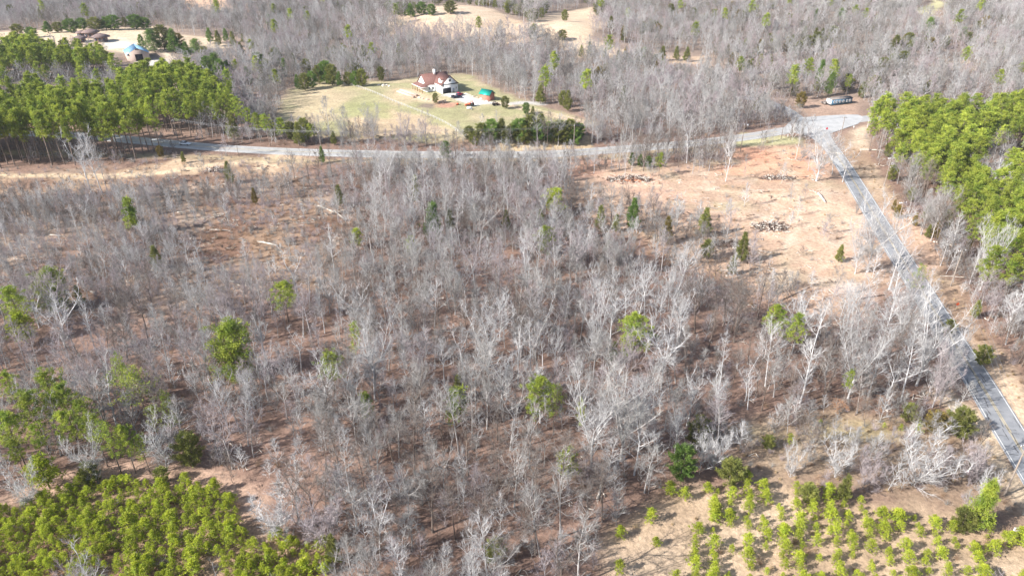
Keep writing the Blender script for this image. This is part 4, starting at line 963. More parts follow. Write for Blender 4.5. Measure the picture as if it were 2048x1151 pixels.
# ------------------------------------------------------------------ where trees stand
def inside(x, y, P): return sdist(x, y, P) > 0
W = {k: wpoly(v) for k, v in dict(
    pasture=[(540, 258), (578, 182), (640, 160), (760, 165), (930, 148), (1000, 185), (1080, 212), (1185, 243), (1120, 262), (930, 272), (700, 262), (600, 262)],
    clearing=[(1140, 352), (1240, 342), (1400, 352), (1470, 322), (1470, 296), (1560, 283), (1650, 290), (1690, 380), (1720, 440), (1770, 560), (1730, 620), (1640, 625), (1560, 605), (1450, 565), (1340, 520), (1230, 475), (1140, 450)],
    tan_left=[(-300, 345), (0, 338), (200, 330), (330, 305), (640, 316), (700, 330), (600, 352), (420, 380), (100, 395), (-300, 400)],
    cut=[(-300, 395), (420, 370), (700, 350), (760, 380), (740, 480), (640, 560), (420, 640), (200, 620), (-300, 600)],
    brown=[(370, 420), (640, 400), (690, 470), (600, 570), (440, 560), (360, 490)],
    plant_l=[(-250, 1090), (-60, 1045), (40, 1022), (110, 985), (250, 962), (330, 972), (400, 966), (470, 1005), (490, 1060), (560, 1085), (660, 1095), (680, 1250), (-300, 1260)],
    strip_l=[(-150, 1030), (20, 975), (200, 935), (400, 940), (490, 985), (520, 1100), (-200, 1150)],
    plant_r=[(1335, 1150), (1370, 1120), (1420, 1000), (1430, 965), (1560, 968), (1700, 1000), (1850, 1035), (1950, 1060), (2200, 1090), (2250, 1300), (1300, 1300)],
    open_r=[(1210, 1080), (1290, 990), (1400, 955), (1500, 950), (1900, 1010), (2200, 1060), (2300, 1300), (1150, 1300)],
    swale=[(1440, 850), (1650, 825), (1800, 850), (1940, 850), (2100, 990), (2150, 1080), (1900, 1010), (1500, 960)],
    verge=[(1716, 232), (1735, 300), (1790, 385), (1885, 540), (1960, 650), (2100, 830), (2220, 1000), (2160, 1080), (1980, 800), (1840, 590), (1730, 400), (1690, 330), (1660, 280)],
    pine_r=[(1737, 310), (1725, 258), (1800, 250), (1900, 262), (1960, 258), (2060, 250), (2400, 240), (2600, 680), (2100, 680), (1985, 610), (1920, 500), (1865, 425), (1810, 368)],
    bare_r=[(1765, 345), (1850, 340), (1930, 440), (1990, 560), (2300, 560), (2600, 900), (2100, 800), (1985, 660), (1905, 540), (1815, 400)],
    pine_a=[(-400, 352), (0, 338), (150, 332), (250, 322), (330, 306), (270, 292), (100, 280), (-400, 262)],
    pine_b=[(-400, 222), (0, 226), (180, 228), (300, 232), (480, 245), (482, 268), (370, 275), (280, 271), (100, 258), (-400, 250)],
    pine_c=[(-400, 116), (0, 118), (70, 124), (130, 142), (220, 150), (232, 172), (120, 165), (0, 172), (-400, 175)],
    pine_d=[(236, 174), (340, 174), (405, 195), (450, 220), (470, 240), (260, 226)],
    barn_front=[(225, 100), (350, 100), (352, 184), (250, 190), (222, 150)],
    gap_bc=[(-400, 182), (0, 178), (215, 182), (240, 222), (0, 222), (-400, 220)],
    road_s=[(640, 310), (1000, 316), (1220, 306), (1210, 350), (900, 352), (660, 345)],
    clear_edge=[(1120, 395), (1250, 412), (1400, 440), (1500, 495), (1570, 555), (1650, 600), (1700, 660), (1600, 660), (1450, 600), (1230, 510), (1110, 470)],
    stones=[(1590, 560), (1690, 555), (1790, 590), (1800, 680), (1640, 680), (1590, 620)],
    west=[(-300, 395), (330, 385), (420, 420), (400, 560), (300, 640), (-300, 640)],
    field_l=[(-100, 66), (200, 57), (320, 52), (345, 66), (430, 74), (500, 94), (500, 120), (420, 118), (360, 150), (340, 172), (245, 168), (235, 125), (100, 112), (-100, 100)],
    field_m=[(780, 70), (830, 22), (900, 3), (1000, 22), (1060, 50), (1045, 74), (960, 77), (850, 74), (795, 70)],
    field_n=[(1066, 62), (1100, 25), (1180, 17), (1205, 48), (1180, 72), (1250, 92), (1330, 110), (1300, 120), (1180, 114), (1095, 92), (1066, 70)],
    gap1=[(1310, 108), (1410, 110), (1410, 155), (1320, 155)], gap2=[(360, 0), (450, -3), (465, 35), (380, 35)], gap3=[(1825, 45), (1850, 0), (1888, 4), (1880, 60)],
    gap4=[(1870, 122), (1930, 122), (1940, 146), (1880, 148)],
    mobile=[(1590, 196), (1720, 190), (1722, 240), (1600, 244)],
    sparse_n=[(560, 262), (930, 268), (960, 300), (560, 296)],
    cedars=[(925, 250), (1165, 240), (1168, 285), (925, 292)],
    drive=[(990, 200), (1100, 210), (1200, 245), (1190, 255), (1060, 222)],
    road_tri=[(1600, 262), (1716, 236), (1735, 262), (1720, 300), (1690, 300)]).items()}
allroads = [(TL[0], 8.0), (TL[1], 6.5), (TL[2], 6.0)]
BLD = []        # (x, y, radius) round buildings and single things
for px, py, r_ in [(875, 178, 19), (965, 195, 9), (915, 192, 9), (275, 115, 19), (183, 85, 24), (1685, 208, 14), (1893, 238, 8)]:
    x, y = hit(px, py); BLD.append((x, y, r_))
def classify(x, y):
    """how thickly each kind of plant stands at a point: (bare, pine, cedar, sapling, brush)"""
    n = len(x); bare = np.ones(n); pine = np.where(y > 330, .006, .0); ced = np.where(y > 330, .012, .014); sap = np.ones(n) * .95; br = np.ones(n) * .35
    D = {k: sdist(x, y, v) for k, v in W.items()}
    rag = 6 * vn(x, y, 14, 2)
    def put(k, b=None, p=None, c=None, s=None, r=None, o=0.0):
        m = D[k] + o > 0
        for arr, val in ((bare, b), (pine, p), (ced, c), (sap, s), (br, r)):
            if val is not None: arr[m] = val
    far = y > 330
    sap[far] = .25; br[far] = .05
    put('cut', .4, 0, .004, 1.3, 2.4); put('west', 1.05, 0, .004, 2.2, 1.8); put('brown', .06, 0, 0, .2, 2.6); put('road_s', .12, 0, 0, .9, 1.0)
    put('tan_left', .01, 0, 0, .02, .7)
    put('bare_r', 1.2, .10, .06, 1.1, 1.2)
    m = D['pine_r'] > 0; gp = sstep(.0, .3, vn(x, y, 16, 10) + .4 * vn(x, y, 6, 9))[m]; bare[m] = .22 + .6 * gp; pine[m] = .8 - .62 * gp; sap[m] = .2; ced[m] = 0
    m = (D['pine_r'] > 0) & (D['pine_r'] < 14); bare[m] = .4; pine[m] = .6; ced[m] = .1
    for k in ('pine_a', 'pine_b', 'pine_c', 'pine_d'):
        m = D[k] > 0; bare[m] = .16; pine[m] = .78; sap[m] = .05; ced[m] = 0; br[m] = .05
    put('gap_bc', .55, .06, 0, .6, .3)
    put('sparse_n', .22, 0, .01, .7, 1.4); put('cedars', .05, 0, 0, .4, 1.0)
    put('swale', .03, 0, 0, .6, 3.6)
    put('clearing', 0, 0, 0, .03, .22); 
    put('clear_edge', .08, 0, 0, .9, 2.0); put('stones', .16, 0, 0, .25, .3)
    put('verge', 0, 0, 0, .03, 1.3)
    put('open_r', 0, 0, 0, 0, .25); put('strip_l', 0, 0, 0, 0, .5); put('plant_l', 0, 0, 0, 0, .3); put('plant_r', 0, 0, 0, 0, .3)
    for k in ('pasture', 'field_l', 'field_m', 'field_n', 'gap1', 'gap2', 'gap3', 'drive', 'mobile', 'road_tri', 'gap4', 'barn_front'): put(k, 0, 0, 0, 0, 0)
    for P_, wd in allroads:
        d = segdist(x, y, P_)
        for arr in (bare, pine, ced, sap): arr[d < wd] = 0
        br[d < wd - 1.5] = 0
    for bx, by, r_ in BLD:
        m = np.hypot(x - bx, y - by) < r_
        for arr in (bare, pine, ced, sap, br): arr[m] = 0
    # openings in the near wood where the leaf litter shows
    holes = sstep(.10, .34, vn(x, y, 20, 11) + .35 * vn(x, y, 8, 12)); near = 1 - sstep(230, 300, y)
    bare *= 1 - .5 * holes * near; sap *= 1 - .6 * holes * near
    hf = sstep(.22, .42, vn(x, y, 34, 13)); bare *= 1 - .5 * hf * (1 - near)
    mixd = sstep(.2, .42, vn(x, y, 26, 14) + .3 * vn(x, y, 9, 15)); ced += mixd * .35 * far * (bare > .5)
    return bare, pine, ced, sap, br
HAND = []       # hand-placed trees: (x, y)
def grid_pts(spacing, ymin=48, ymax=800, seed=1, margin=1.12):
    rng = np.random.RandomState(seed); out = []
    ys = np.arange(ymin, ymax, spacing)
    for y in ys:
        half = (y * CP + CH * SP) / F * 1024 * margin + 14
        xs = np.arange(-half, half, spacing); out.append(np.stack([xs + rng.uniform(-.48, .48, len(xs)) * spacing, y + rng.uniform(-.48, .48, len(xs)) * spacing], 1))
    return np.vstack(out), rng

# ------------------------------------------------------------------ labels that single out
LM = [   # things one can find in the picture, and where (photo pixels)
    ('the white house', 872, 165), ('the green-roofed shed', 967, 188), ('the white car', 371, 288), ('the blue-roofed barn', 270, 108),
    ('the brown-roofed pavilions', 183, 72), ('the road junction', 1640, 250), ('the blue mobile home', 1682, 204),
    ('the leftmost brush pile', 1258, 353), ('the red-clay brush pile', 1555, 351), ('the nearest brush pile', 1538, 449),
    ('the pale stone patch', 1700, 578), ('the largest round pine', 450, 700), ('the conical dark green pine', 862, 437), ('the rounded bright pine', 1095, 478),
    ('the wide left-edge pine', 88, 570), ('the lopsided pine', 565, 592), ('the layered open-crowned pine', 660, 738),
    ('the rounded centre-right pine', 1280, 660), ('the pair of pines', 1585, 635), ('the white-trunked pine', 1075, 788),
    ('the great white double oak', 1235, 850), ('the dark round cedar', 1370, 925), ('the round olive cedar', 1468, 948),
    ('the poleside bright pine', 1985, 1020), ('the broad pale round tree', 1860, 950), ('the gnarled white oak', 165, 900),
    ('the wide low white oak', 310, 885), ('the spreading roadside oak', 1660, 320), ('the tall roadside sycamore', 1890, 680),
    ('the pale forked tree', 2005, 500), ('the rust cedar', 505, 397), ('the full green cedar', 1930, 852),
    ('the small dark pine', 1705, 765), ('the slim long-stemmed pine', 255, 414), ('the tall bare trio', 160, 320),
    ('the white crossarm pole', 1768, 340), ('the near utility pole', 2025, 940), ('the thin green pine', 705, 670), ('the small bright pine', 912, 795),
    ('the bright pine sprig', 1137, 908), ('the bottom-edge olive cedar', 660, 1100), ('the lone leaning cedar', 1684, 508),
    ('the pale outbuilding', 1893, 213), ('the cedar row', 1050, 265), ('the left track bend', 330, 340), ('the left picture edge', 0, 250), ('the upper right pine edge', 1740, 200), ('the right picture edge', 2040, 330),
    ('the left corner plantation', 250, 1060), ('the open straw slope', 1300, 1080), ('the cracked grey road', 1990, 850), ('the wide sparse pine', 265, 770)]
ORD = ['', 'second ', 'third ', 'fourth ', 'fifth ', 'sixth ', 'seventh ', 'eighth ', 'ninth ', 'tenth ', 'eleventh ', 'twelfth ']
ORD += [o + ' ' for o in 'thirteenth fourteenth fifteenth sixteenth seventeenth eighteenth nineteenth twentieth'.split()]
ORD += ['twenty-' + o + ' ' for o in 'first second third fourth fifth sixth seventh eighth ninth'.split()] + ['thirtieth '] + ['thirty-' + o + ' ' for o in 'first second third fourth fifth sixth seventh eighth ninth'.split()]
ORD1 = ['first '] + ORD[1:]
DIRS = ['right of', 'upper right of', 'above', 'upper left of', 'left of', 'lower left of', 'below', 'lower right of']
PENDING = []    # (object, look, pixel x, pixel y)
def settle_labels():
    lm = np.array([(a, b_) for _, a, b_ in LM]); cells = {}
    for o, look, px, py in PENDING:
        d = np.hypot(lm[:, 0] - px, lm[:, 1] - py); k = int(np.argmin(d))
        a = math.degrees(math.atan2(lm[k, 1] - py, px - lm[k, 0])) % 360; di = int(((a + 22.5) % 360) // 45)
        cells.setdefault((look, k, di), []).append((d[k], o))
    for (look, k, di), L_ in cells.items():
        L_.sort(key=lambda q: q[0])
        for i, (_, o) in enumerate(L_):
            pos = 'nearest to the ' if False else ''
            wd = DIRS[di] + ' ' + LM[k][0]
            o['label'] = ('%s, %s' % (look, wd)) if i == 0 else ('%s, %s%s' % (look, ORD[min(i, len(ORD) - 1)], wd))
NAMES = {'bare': 'bare_tree', 'gran': 'bare_tree', 'oak_': 'bare_tree', 'roun': 'bare_tree', 'pine': 'pine_tree', 'ceda': 'cedar_tree', 'youn': 'young_pine'}
rngT = np.random.RandomState(77)
def put_tree(kind, x, y, h, look, group, label=None, var=None, wide=1.0, lean=0.0, yaw=None):
    pr = PROTO[kind]; tm, cm, Hn = pr[rngT.randint(len(pr)) if var is None else var % len(pr)]
    nm = NAMES[kind[:4]]; z = float(H(x, y))
    r = thing(nm, label, nm.replace('_', ' ') if nm != 'young_pine' else 'young pine', (x, y, z), rngT.uniform(0, 6.28) if yaw is None else yaw, group)
    if lean: r.rotation_euler.x = lean
    s_ = h / Hn; r.scale = (s_ * wide, s_ * wide, s_)
    link('trunk', tm, r); link('crown', cm, r)
    if not label:
        px, py, _ = proj(x, y, z + h * .75); PENDING.append((r, look, px, py))
    return r
def crown_at(px, ytop, h):
    x, y = hit(px, ytop, h); return x, y
HANDT = [   # kind, crown-top pixel, height, width factor, label, variant
 ('pine_dense', 862, 408, 12, .95, 'conical dark green pine with a full crown in the middle of the bare wood', 0),
 ('pine_wide', 1095, 455, 12, 1.15, 'rounded bright green pine top among pale trees left of the clearing', 2),
 ('pine_full', 450, 650, 13.5, 1.0, 'largest pine of the bare wood, big round dense green crown', 0),
 ('pine_wide', 658, 706, 12, 1.0, 'yellow-green pine with layered open crown, right of the largest pine', 0),
 ('pine_wide', 563, 563, 11, 1.25, 'pine with lopsided yellow-green crown at the foot of the brown opening', 2),
 ('pine_full', 88, 543, 11, 1.1, 'wide green pine near the left edge above the grey wood', 0),
 ('pine_wide', 18, 575, 13, 1.1, 'yellow-green pine cut by the left edge of the picture', 3),
 ('pine_wide', 1276, 632, 14, 1.15, 'rounded pine at centre right showing deep green top over bare trees', 2),
 ('pine_wide', 1075, 756, 13, 1.0, 'yellow-green pine with a white trunk in front, lower middle of the wood', 2),
 ('pine_sparse', 1110, 768, 12, .7, 'darker thin pine leaning against the yellow-green pine in the lower middle', 1),
 ('pine_small', 912, 777, 9, 1.2, 'small bright green pine standing alone in the lower middle wood', 0),
 ('pine_sparse', 705, 645, 12, .6, 'thin deep green pine with broken crown in the grey wood', 1),
 ('pine_small', 1111, 379, 9, 1.3, 'small light green pine at the top edge of the middle wood', 1),
 ('cedar', 830, 350, 10, .8, 'tall narrow olive cedar just above the conical dark pine', 0),
 ('pine_small', 254, 397, 12, .8, 'slim pine with long bare stem and small tuft in the cut-over land', 0),
 ('pine_sparse', 1165, 800, 10, .45, 'thin blue-green pine touching the great white oak', 1),
 ('pine_wide', 1560, 612, 12, 1.0, 'left pine of the pair below the clearing, yellow-green and round', 2),
 ('pine_wide', 1598, 628, 12, .75, 'right pine of the pair below the clearing, narrower and darker', 3),
 ('pine_small', 1138, 898, 7, .9, 'tiny bright green pine sprig in the lower middle wood', 1),
 ('pine_small', 727, 788, 7, .9, 'tiny green pine sprig left of the lower middle wood', 0),
 ('pine_wide', 1705, 739, 9, .6, 'small dark pine on a thin trunk in the lower right wood', 1),
 ('pine_sparse', 232, 716, 15, .55, 'narrow yellow-green pine top behind the wide sparse pine', 1),
 ('pine_sparse', 268, 744, 14, 1.2, 'wide sparse olive pine with flat layers at lower left', 0),
 ('pine_wide', 85, 745, 14, .95, 'tallest green pine of the lower left cluster', 0),
 ('pine_wide', 52, 790, 13, 1.0, 'dark green pine left of centre in the lower left cluster', 3),
 ('pine_wide', 150, 800, 13, .95, 'light green pine in the middle of the lower left cluster', 1),
 ('pine_wide', 118, 822, 11, .9, 'yellow-green pine low in the lower left cluster', 2),
 ('pine_sparse', 208, 845, 12, .8, 'loose green pine behind the gnarled white oak', 1),
 ('pine_sparse', 300, 812, 10, .7, 'bright green pine low beside the wide sparse pine', 0),
 ('pine_small', 75, 915, 7, 1.2, 'small bright pine at the foot of the lower left cluster', 1),
 ('pine_wide', 5, 825, 12, .9, 'dark pine at the left edge beside the lower left cluster', 3),
 ('cedar', 366, 868, 7.5, 1.0, 'olive cedar right of the wide low white oak', 3),
 ('cedar_dark', 1370, 893, 7.6, 1.15, 'dark green round cedar at the corner of the straw slope', 1),
 ('cedar', 1468, 920, 5.6, 1.25, 'round olive cedar at the top edge of the right plantation', 3),
 ('cedar', 1932, 818, 6.6, 1.2, 'full green cedar left of the cracked grey road', 3),
 ('cedar_rust', 1882, 825, 5.0, 1.4, 'dull olive bush-like cedar left of the full green cedar', 1),
 ('cedar', 1826, 808, 4.2, 1.2, 'small olive cedar in the swale below the tall white trees', 3),
 ('pine_full', 1986, 964, 10.5, .75, 'tall bright green pine beside the near utility pole', 1),
 ('cedar', 1938, 1018, 5.0, 1.2, 'low dark cedar left of the pine beside the near utility pole', 1),
 ('cedar', 1952, 920, 2.6, 1.3, 'small olive cedar in the brush between road and wide pale tree', 3),
 ('cedar', 1012, 420, 7, .9, 'olive cedar above left of the rounded bright pine', 0),
 ('cedar', 1082, 418, 7, 1.0, 'brownish cedar just above the rounded bright pine', 2),
 ('cedar', 1203, 410, 8, 1.0, 'leftmost cedar of the row along the wood edge below the clearing', 2),
 ('cedar_dark', 1270, 396, 11, .85, 'tallest dark green cedar of the row below the clearing', 0),
 ('cedar', 1234, 428, 6, 1.1, 'low cedar between the leftmost and the tallest cedar of the row', 2),
 ('cedar_rust', 1338, 432, 9, .95, 'rusty olive cedar right of the tallest cedar of the row', 2),
 ('cedar', 1415, 415, 9.5, .95, 'pointed olive cedar in the middle of the row below the clearing', 0),
 ('cedar', 1492, 464, 9.5, .85, 'leaning olive cedar at the right end of the row below the clearing', 0),
 ('cedar', 1418, 480, 6, 1.0, 'small dark cedar in front of the pointed olive cedar', 3),
 ('cedar', 1470, 510, 6, .9, 'small olive cedar half hidden in twigs at the clearing edge', 0),
 ('cedar', 1685, 489, 5.5, 1.0, 'lone leaning cedar above the pale stone patch', 0),
 ('pine_sparse', 1848, 530, 11, .75, 'yellow-green pine overhanging the road below the tall sycamore', 1),
 ('cedar_rust', 505, 375, 6.0, .8, 'narrow rust coloured cedar in the cut-over land', 0),
 ('cedar', 452, 322, 8.5, 1.0, 'loose olive cedar beside the small heap on the left track', 2),
 ('cedar_rust', 317, 291, 5, 1.0, 'rusty cedar under the pine wood left of the car', 1),
 ('cedar', 363, 303, 4.6, 1.0, 'olive cedar just below the white car', 0),
 ('pine_small', 711, 458, 6, 1.0, 'small light green pine beside the brown opening', 1),
 ('pine_small', 822, 474, 6, .9, 'small light green pine below left of the conical dark pine', 1),
 ('cedar', 660, 1068, 6.5, .9, 'tall olive cedar at the bottom edge right of the left plantation', 2),
 ('cedar', 990, 1082, 4.5, 1.3, 'faint olive cedar under the trees at the bottom middle', 3),
 ('cedar', 870, 186, 5.2, 1.05, 'round green cedar standing alone on the lawn before the white house', 1),
 ('pine_wide', 405, 182, 16, 1.0, 'pine left of the three tall roadside pines right of the pine wood', 0),
 ('pine_wide', 447, 188, 17, .9, 'middle tall roadside pine, deep green and layered', 2),
 ('pine_wide', 474, 196, 17, .9, 'right tall roadside pine with slim trunk', 1),
 ('pine_wide', 512, 226, 12, 1.0, 'shorter yellow-green roadside pine above the straight road', 2),
 ('cedar', 543, 240, 8, 1.1, 'dark olive cedar next to the shorter roadside pine', 2),
 ('cedar', 578, 244, 8, 1.0, 'green cedar at the lower left corner of the pasture', 1),
 ('cedar', 604, 237, 10, 1.1, 'brownish wide cedar at the bottom of the pasture', 1),
 ('cedar', 665, 262, 6, 1.0, 'small cedar by the road below the pasture', 0),
 ('cedar_dark', 641, 292, 7, .8, 'narrow dark cedar on the near side of the straight road', 0),
 ('cedar_dark', 890, 283, 7, 1.1, 'blue-green cedar left of the cedar row above the road', 1),
 ('pine_wide', 1621, 117, 15, 1.1, 'round olive pine left of the group behind the mobile home', 2),
 ('pine_dense', 1648, 122, 15, .7, 'tallest deep green pine behind the mobile home', 0),
 ('pine_dense', 1665, 146, 12, .65, 'lower green pine in the middle behind the mobile home', 1),
 ('pine_wide', 1700, 150, 12, .9, 'green pine right of the group behind the mobile home', 1),
 ('cedar_rust', 1606, 184, 8, 1.1, 'rust brown round cedar left of the mobile home', 1),
 ('cedar', 1125, 60, 7, 1.7, 'dark round tree alone on the tan far field', 1),
 ('cedar', 1180, 83, 8, 1.1, 'small dark tree on the lower edge of the tan far field', 0),
 ('cedar', 1327, 92, 9, 1.2, 'left one of three far pointed cedars by the power line', 0),
 ('cedar', 1355, 92, 9, 1.1, 'middle one of three far pointed cedars by the power line', 2),
 ('cedar', 1376, 94, 9, 1.2, 'right one of three far pointed cedars by the power line', 0),
 ('cedar', 1796, 70, 14, 1.4, 'large olive cedar clump leader in the far wood at right', 0),
 ('cedar', 1818, 84, 9, 1.3, 'smaller cedar beside the large olive far cedar', 2),
 ('pine_dense', 1686, 18, 11, .8, 'far pine top near the upper edge right of centre', 1),
 ('pine_dense', 1634, 18, 9, .5, 'small far pine top left of its larger neighbour near the upper edge', 1),
 ('pine_dense', 1862, 36, 13, .8, 'far dark pine pair leader at upper right', 1),
 ('pine_dense', 1930, 55, 9, .8, 'far small pine at upper right', 1),
 ('pine_dense', 534, 28, 9, .7, 'far dark pine left of a pair in the lilac wood', 1),
 ('pine_dense', 577, 30, 9, .7, 'far dark pine right of a pair in the lilac wood', 1),
 ('pine_dense', 1061, 54, 8, .6, 'far small dark pine in the wood left of the tan field', 1),
 ('grand_grey', 1258, 742, 20, 1.1, 'great white oak with many limbs, right stem of the double oak', 2),
 ('grand_pale', 1195, 752, 20, .85, 'great white oak, left stem of the double oak', 0),
 ('grand_pale', 1200, 582, 17, .75, 'bright white tree with upswept limbs at the centre of the wood', 2),
 ('grand_grey', 905, 505, 17, .85, 'large grey oak with fan-shaped crown at the centre', 2),
 ('grand_pale', 975, 598, 17, .95, 'wide pale grey tree with fine rounded crown below the fan-shaped oak', 0),
 ('grand_pale', 735, 650, 16, .95, 'wide pale oak with broad limbs left of the wood centre', 1),
 ('grand_pale', 1165, 455, 12, .85, 'white oak with open crooked crown below the cedar row', 1),
 ('grand_grey', 1245, 470, 12, .85, 'grey oak with open crown beside the white crooked oak', 0),
 ('bare_pale', 1700, 300, 12, 1.0, 'small pale tree right of the spreading roadside oak', 2), ('bare_mauve', 1628, 285, 11, 1.1, 'small grey tree left of the spreading roadside oak', 4), ('bare_pale', 1682, 270, 15, 1.1, 'pale tree just behind the spreading roadside oak', 6), ('round_grey', 1610, 290, 6, 1.0, 'low twiggy tree at the foot of the slim leafy-topped tree', 1),
 ('grand_pale', 1655, 260, 19, 1.4, 'spreading white oak standing beside the road near the junction', 2),
 ('grand_pale', 1775, 395, 22, .95, 'tall white tree against the road at the clearing edge', 0),
 ('grand_pale', 1890, 600, 21, .92, 'tall white sycamore leaning over the road', 2),
 ('bare_pale', 1640, 640, 20, .9, 'tall straight white trunked tree in the lower right wood', 1),
 ('grand_pale', 1740, 640, 19, .8, 'white tree with bent limbs right of the lower right wood', 1),
 ('grand_pale', 2010, 440, 20, .65, 'pale forked tree before the pines at the right edge', 0),
 ('grand_pale', 160, 868, 11, .85, 'gnarled white oak at the edge of the left plantation', 1),
 ('grand_pale', 305, 845, 11, .95, 'wide low white oak right of the gnarled one', 1),
 ('round_pale', 1858, 888, 9.5, 1.25, 'broad pale round tree full of fine twigs above the right plantation', 1),
 ('round_pale', 1690, 880, 8.5, 1.0, 'round pale tree in the swale left of the broad one', 0),
 ('round_mauve', 1745, 915, 7, .85, 'smaller round tree between the two pale round trees', 1),
 ('round_pale', 1595, 893, 7, .7, 'slim pale small tree at the left of the swale', 0),
 ('round_mauve', 1965, 900, 8, .8, 'lilac small tree behind the pine by the utility pole', 1),
 ('round_pale', 1985, 945, 7, .8, 'pale small tree touching the tall bright pine', 0),
 ('round_pale', 1440, 868, 8, .9, 'pale small tree between the dark round cedar and olive cedar', 1),
 ('round_pale', 540, 985, 9, 1.3, 'broad low bare tree at the right corner of the left plantation', 0),
 ('round_mauve', 640, 1010, 9, 1.1, 'drooping lilac bare tree right of the broad low one', 1),
 ('round_pale', 35, 940, 8, 1.0, 'round bare tree alone at the left edge above the plantation', 0),
 ('grand_pale', 1738, 440, 16, .8, 'white tree at the clearing corner, left of the tall white one', 1), ('bare_pale', 1812, 462, 17, 1.0, 'white slender tree over the road above the yellow-green pine', 5),
 ('grand_pale', 1838, 555, 17, .8, 'white tree beside the road under the yellow-green pine', 0), ('bare_pale', 1795, 585, 17, 1.0, 'slender white tree left of the road at the wood edge', 0),
 ('grand_pale', 1925, 655, 15, .85, 'white tree spreading across the road right of the sycamore', 1), ('bare_pale', 1850, 655, 18, 1.0, 'slender white tree left of the sycamore', 7),
 ('grand_mauve', 1905, 700, 14, .8, 'pinkish spreading tree over the road below the sycamore', 2), ('bare_pale', 1700, 560, 11, .8, 'thin white tree among the pale stones', 3), ('bare_pale', 1660, 590, 12, .8, 'thin white tree below left of the pale stones', 6),
 ('pine_wide', 12, 745, 13, .8, 'green pine at the left edge, top of the lower left cluster', 1), ('pine_wide', 112, 772, 13, .85, 'deep green pine behind the light one of the lower left cluster', 3), ('pine_wide', 178, 828, 12, .8, 'green pine just above the gnarled white oak', 0),
 ('pine_wide', 240, 850, 11, .8, 'yellow-green pine right behind the gnarled white oak', 2), ('pine_sparse', 275, 868, 9, .8, 'low loose pine between the two white oaks', 1), ('pine_wide', 60, 850, 11, .8, 'green pine in the middle of the lower left edge cluster', 1),
 ('pine_wide', 20, 880, 9, .9, 'low green pine at the left edge under the cluster', 0), ('pine_sparse', 330, 790, 12, .6, 'thin green pine right of the wide sparse pine', 1), ('cedar', 170, 925, 5, 1.1, 'low olive cedar under the gnarled white oak', 3), ('cedar', 318, 935, 3.6, 1.3, 'low olive cedar under the wide low white oak', 1),
 ('cedar', 150, 570, 6, .9, 'olive cedar right of the wide left-edge pine', 2), ('pine_small', 30, 628, 8, 1.2, 'low yellow-green pine at the left edge below the larger one', 1),
 ('cedar', 1622, 968, 4, 1.3, 'low olive cedar at the back edge of the right plantation, between pale trees', 1), ('cedar', 1699, 950, 6, 1.0, 'upright olive cedar just before the round pale swale tree', 0),
 ('cedar', 1975, 692, 5, 1.2, 'olive cedar on the verge right of the shaded road', 3), ('cedar', 1540, 872, 3, 1.5, 'low spreading olive shrub-like cedar at the left of the swale', 1), ('cedar', 1905, 640, 4, 1.2, 'olive cedar beside the orange sign', 3),
 ('cedar', 1960, 600, 5, 1.0, 'olive cedar at the foot of the pale forked tree', 0),
 ('bare_pale', 148, 268, 21, .95, 'leftmost of the tall bare trees on the left track', 2),
 ('bare_pale', 172, 274, 20, .9, 'middle of the tall bare trees on the left track', 0),
 ('bare_grey', 186, 285, 19, .7, 'rightmost of the tall bare trees on the left track', 3),
 ('bare_grey', 572, 300, 13, .5, 'thin lone tree before the sandy roadside', 3),
 ('bare_pale', 1255, 282, 15, .5, 'thin lone tree beside the leftmost brush pile', 1),
 ('bare_pale', 1465, 272, 17, .75, 'white trunked tree alone on the clearing above the red clay', 4),
 ('bare_pale', 1605, 248, 14, .5, 'slim leafy-topped tree between red clay and junction', 1),
 ('grand_grey', 740, 208, 15, .95, 'wide grey tree with open crown before the pasture', 0),
 ('grand_mauve', 805, 225, 15, .8, 'upright lilac tree before the pasture', 2),
 ('grand_grey', 680, 225, 13, .8, 'fine twigged grey tree left before the pasture', 1),
 ('bare_pale', 1385, 230, 19, 1.0, 'tall white forked tree between the road and the clearing', 2),
 ('round_grey', 1720, 395, 6, .5, 'small twiggy tree before the verge', 0),
 ('cedar', 1130, 20, 8, 1.0, 'far cedar left of the tan hill top', 3), ('cedar', 1200, 2, 12, 1.3, 'far broad cedar behind the tan hill', 3),
 ('cedar', 900, 2, 9, 2.0, 'far dark cedar mass above the middle field', 1), ('cedar', 1065, 2, 9, 1.4, 'far dark cedar right above the middle field', 1),
]
def add_hand():
    for kind, px, yt, h, wd, lab, var in HANDT:
        x, y = crown_at(px, yt, h * .98); HAND.append((x, y, 2.2 + h * .1))
        grp = None
        put_tree(kind, x, y, h, None, grp, label=lab, var=var, wide=wd)
add_hand()
# rows of cedars
rowlab = 0
def cedar_row(pts, hs, desc, kinds=('cedar', 'cedar_dark'), wide=1.1):
    for i, ((px, yt), h) in enumerate(zip(pts, hs)):
        x, y = crown_at(px, yt, h); HAND.append((x, y, 2.5))
        o = 'leftmost' if i == 0 else (ORD[i].strip() if i < len(ORD) else str(i + 1) + 'th') + ' from left'
        if i == len(pts) - 1: o = 'rightmost'
        put_tree(kinds[i % len(kinds)], x, y, h, None, desc[1], label='olive green cedar, %s in %s' % (o, desc[0]), wide=wide)
cedar_row([(938, 252), (962, 246), (983, 238), (1003, 236), (1024, 248), (1038, 238), (1060, 230), (1083, 226), (1098, 242), (1118, 240), (1140, 238), (1158, 246)],
          [6, 7.5, 9, 9.5, 7, 9, 9.5, 10, 8.5, 8.5, 8.5, 7], ('the cedar row above the road bank', 'cedars in the row above the road bank'), kinds=('cedar', 'cedar', 'cedar_dark'), wide=1.4)
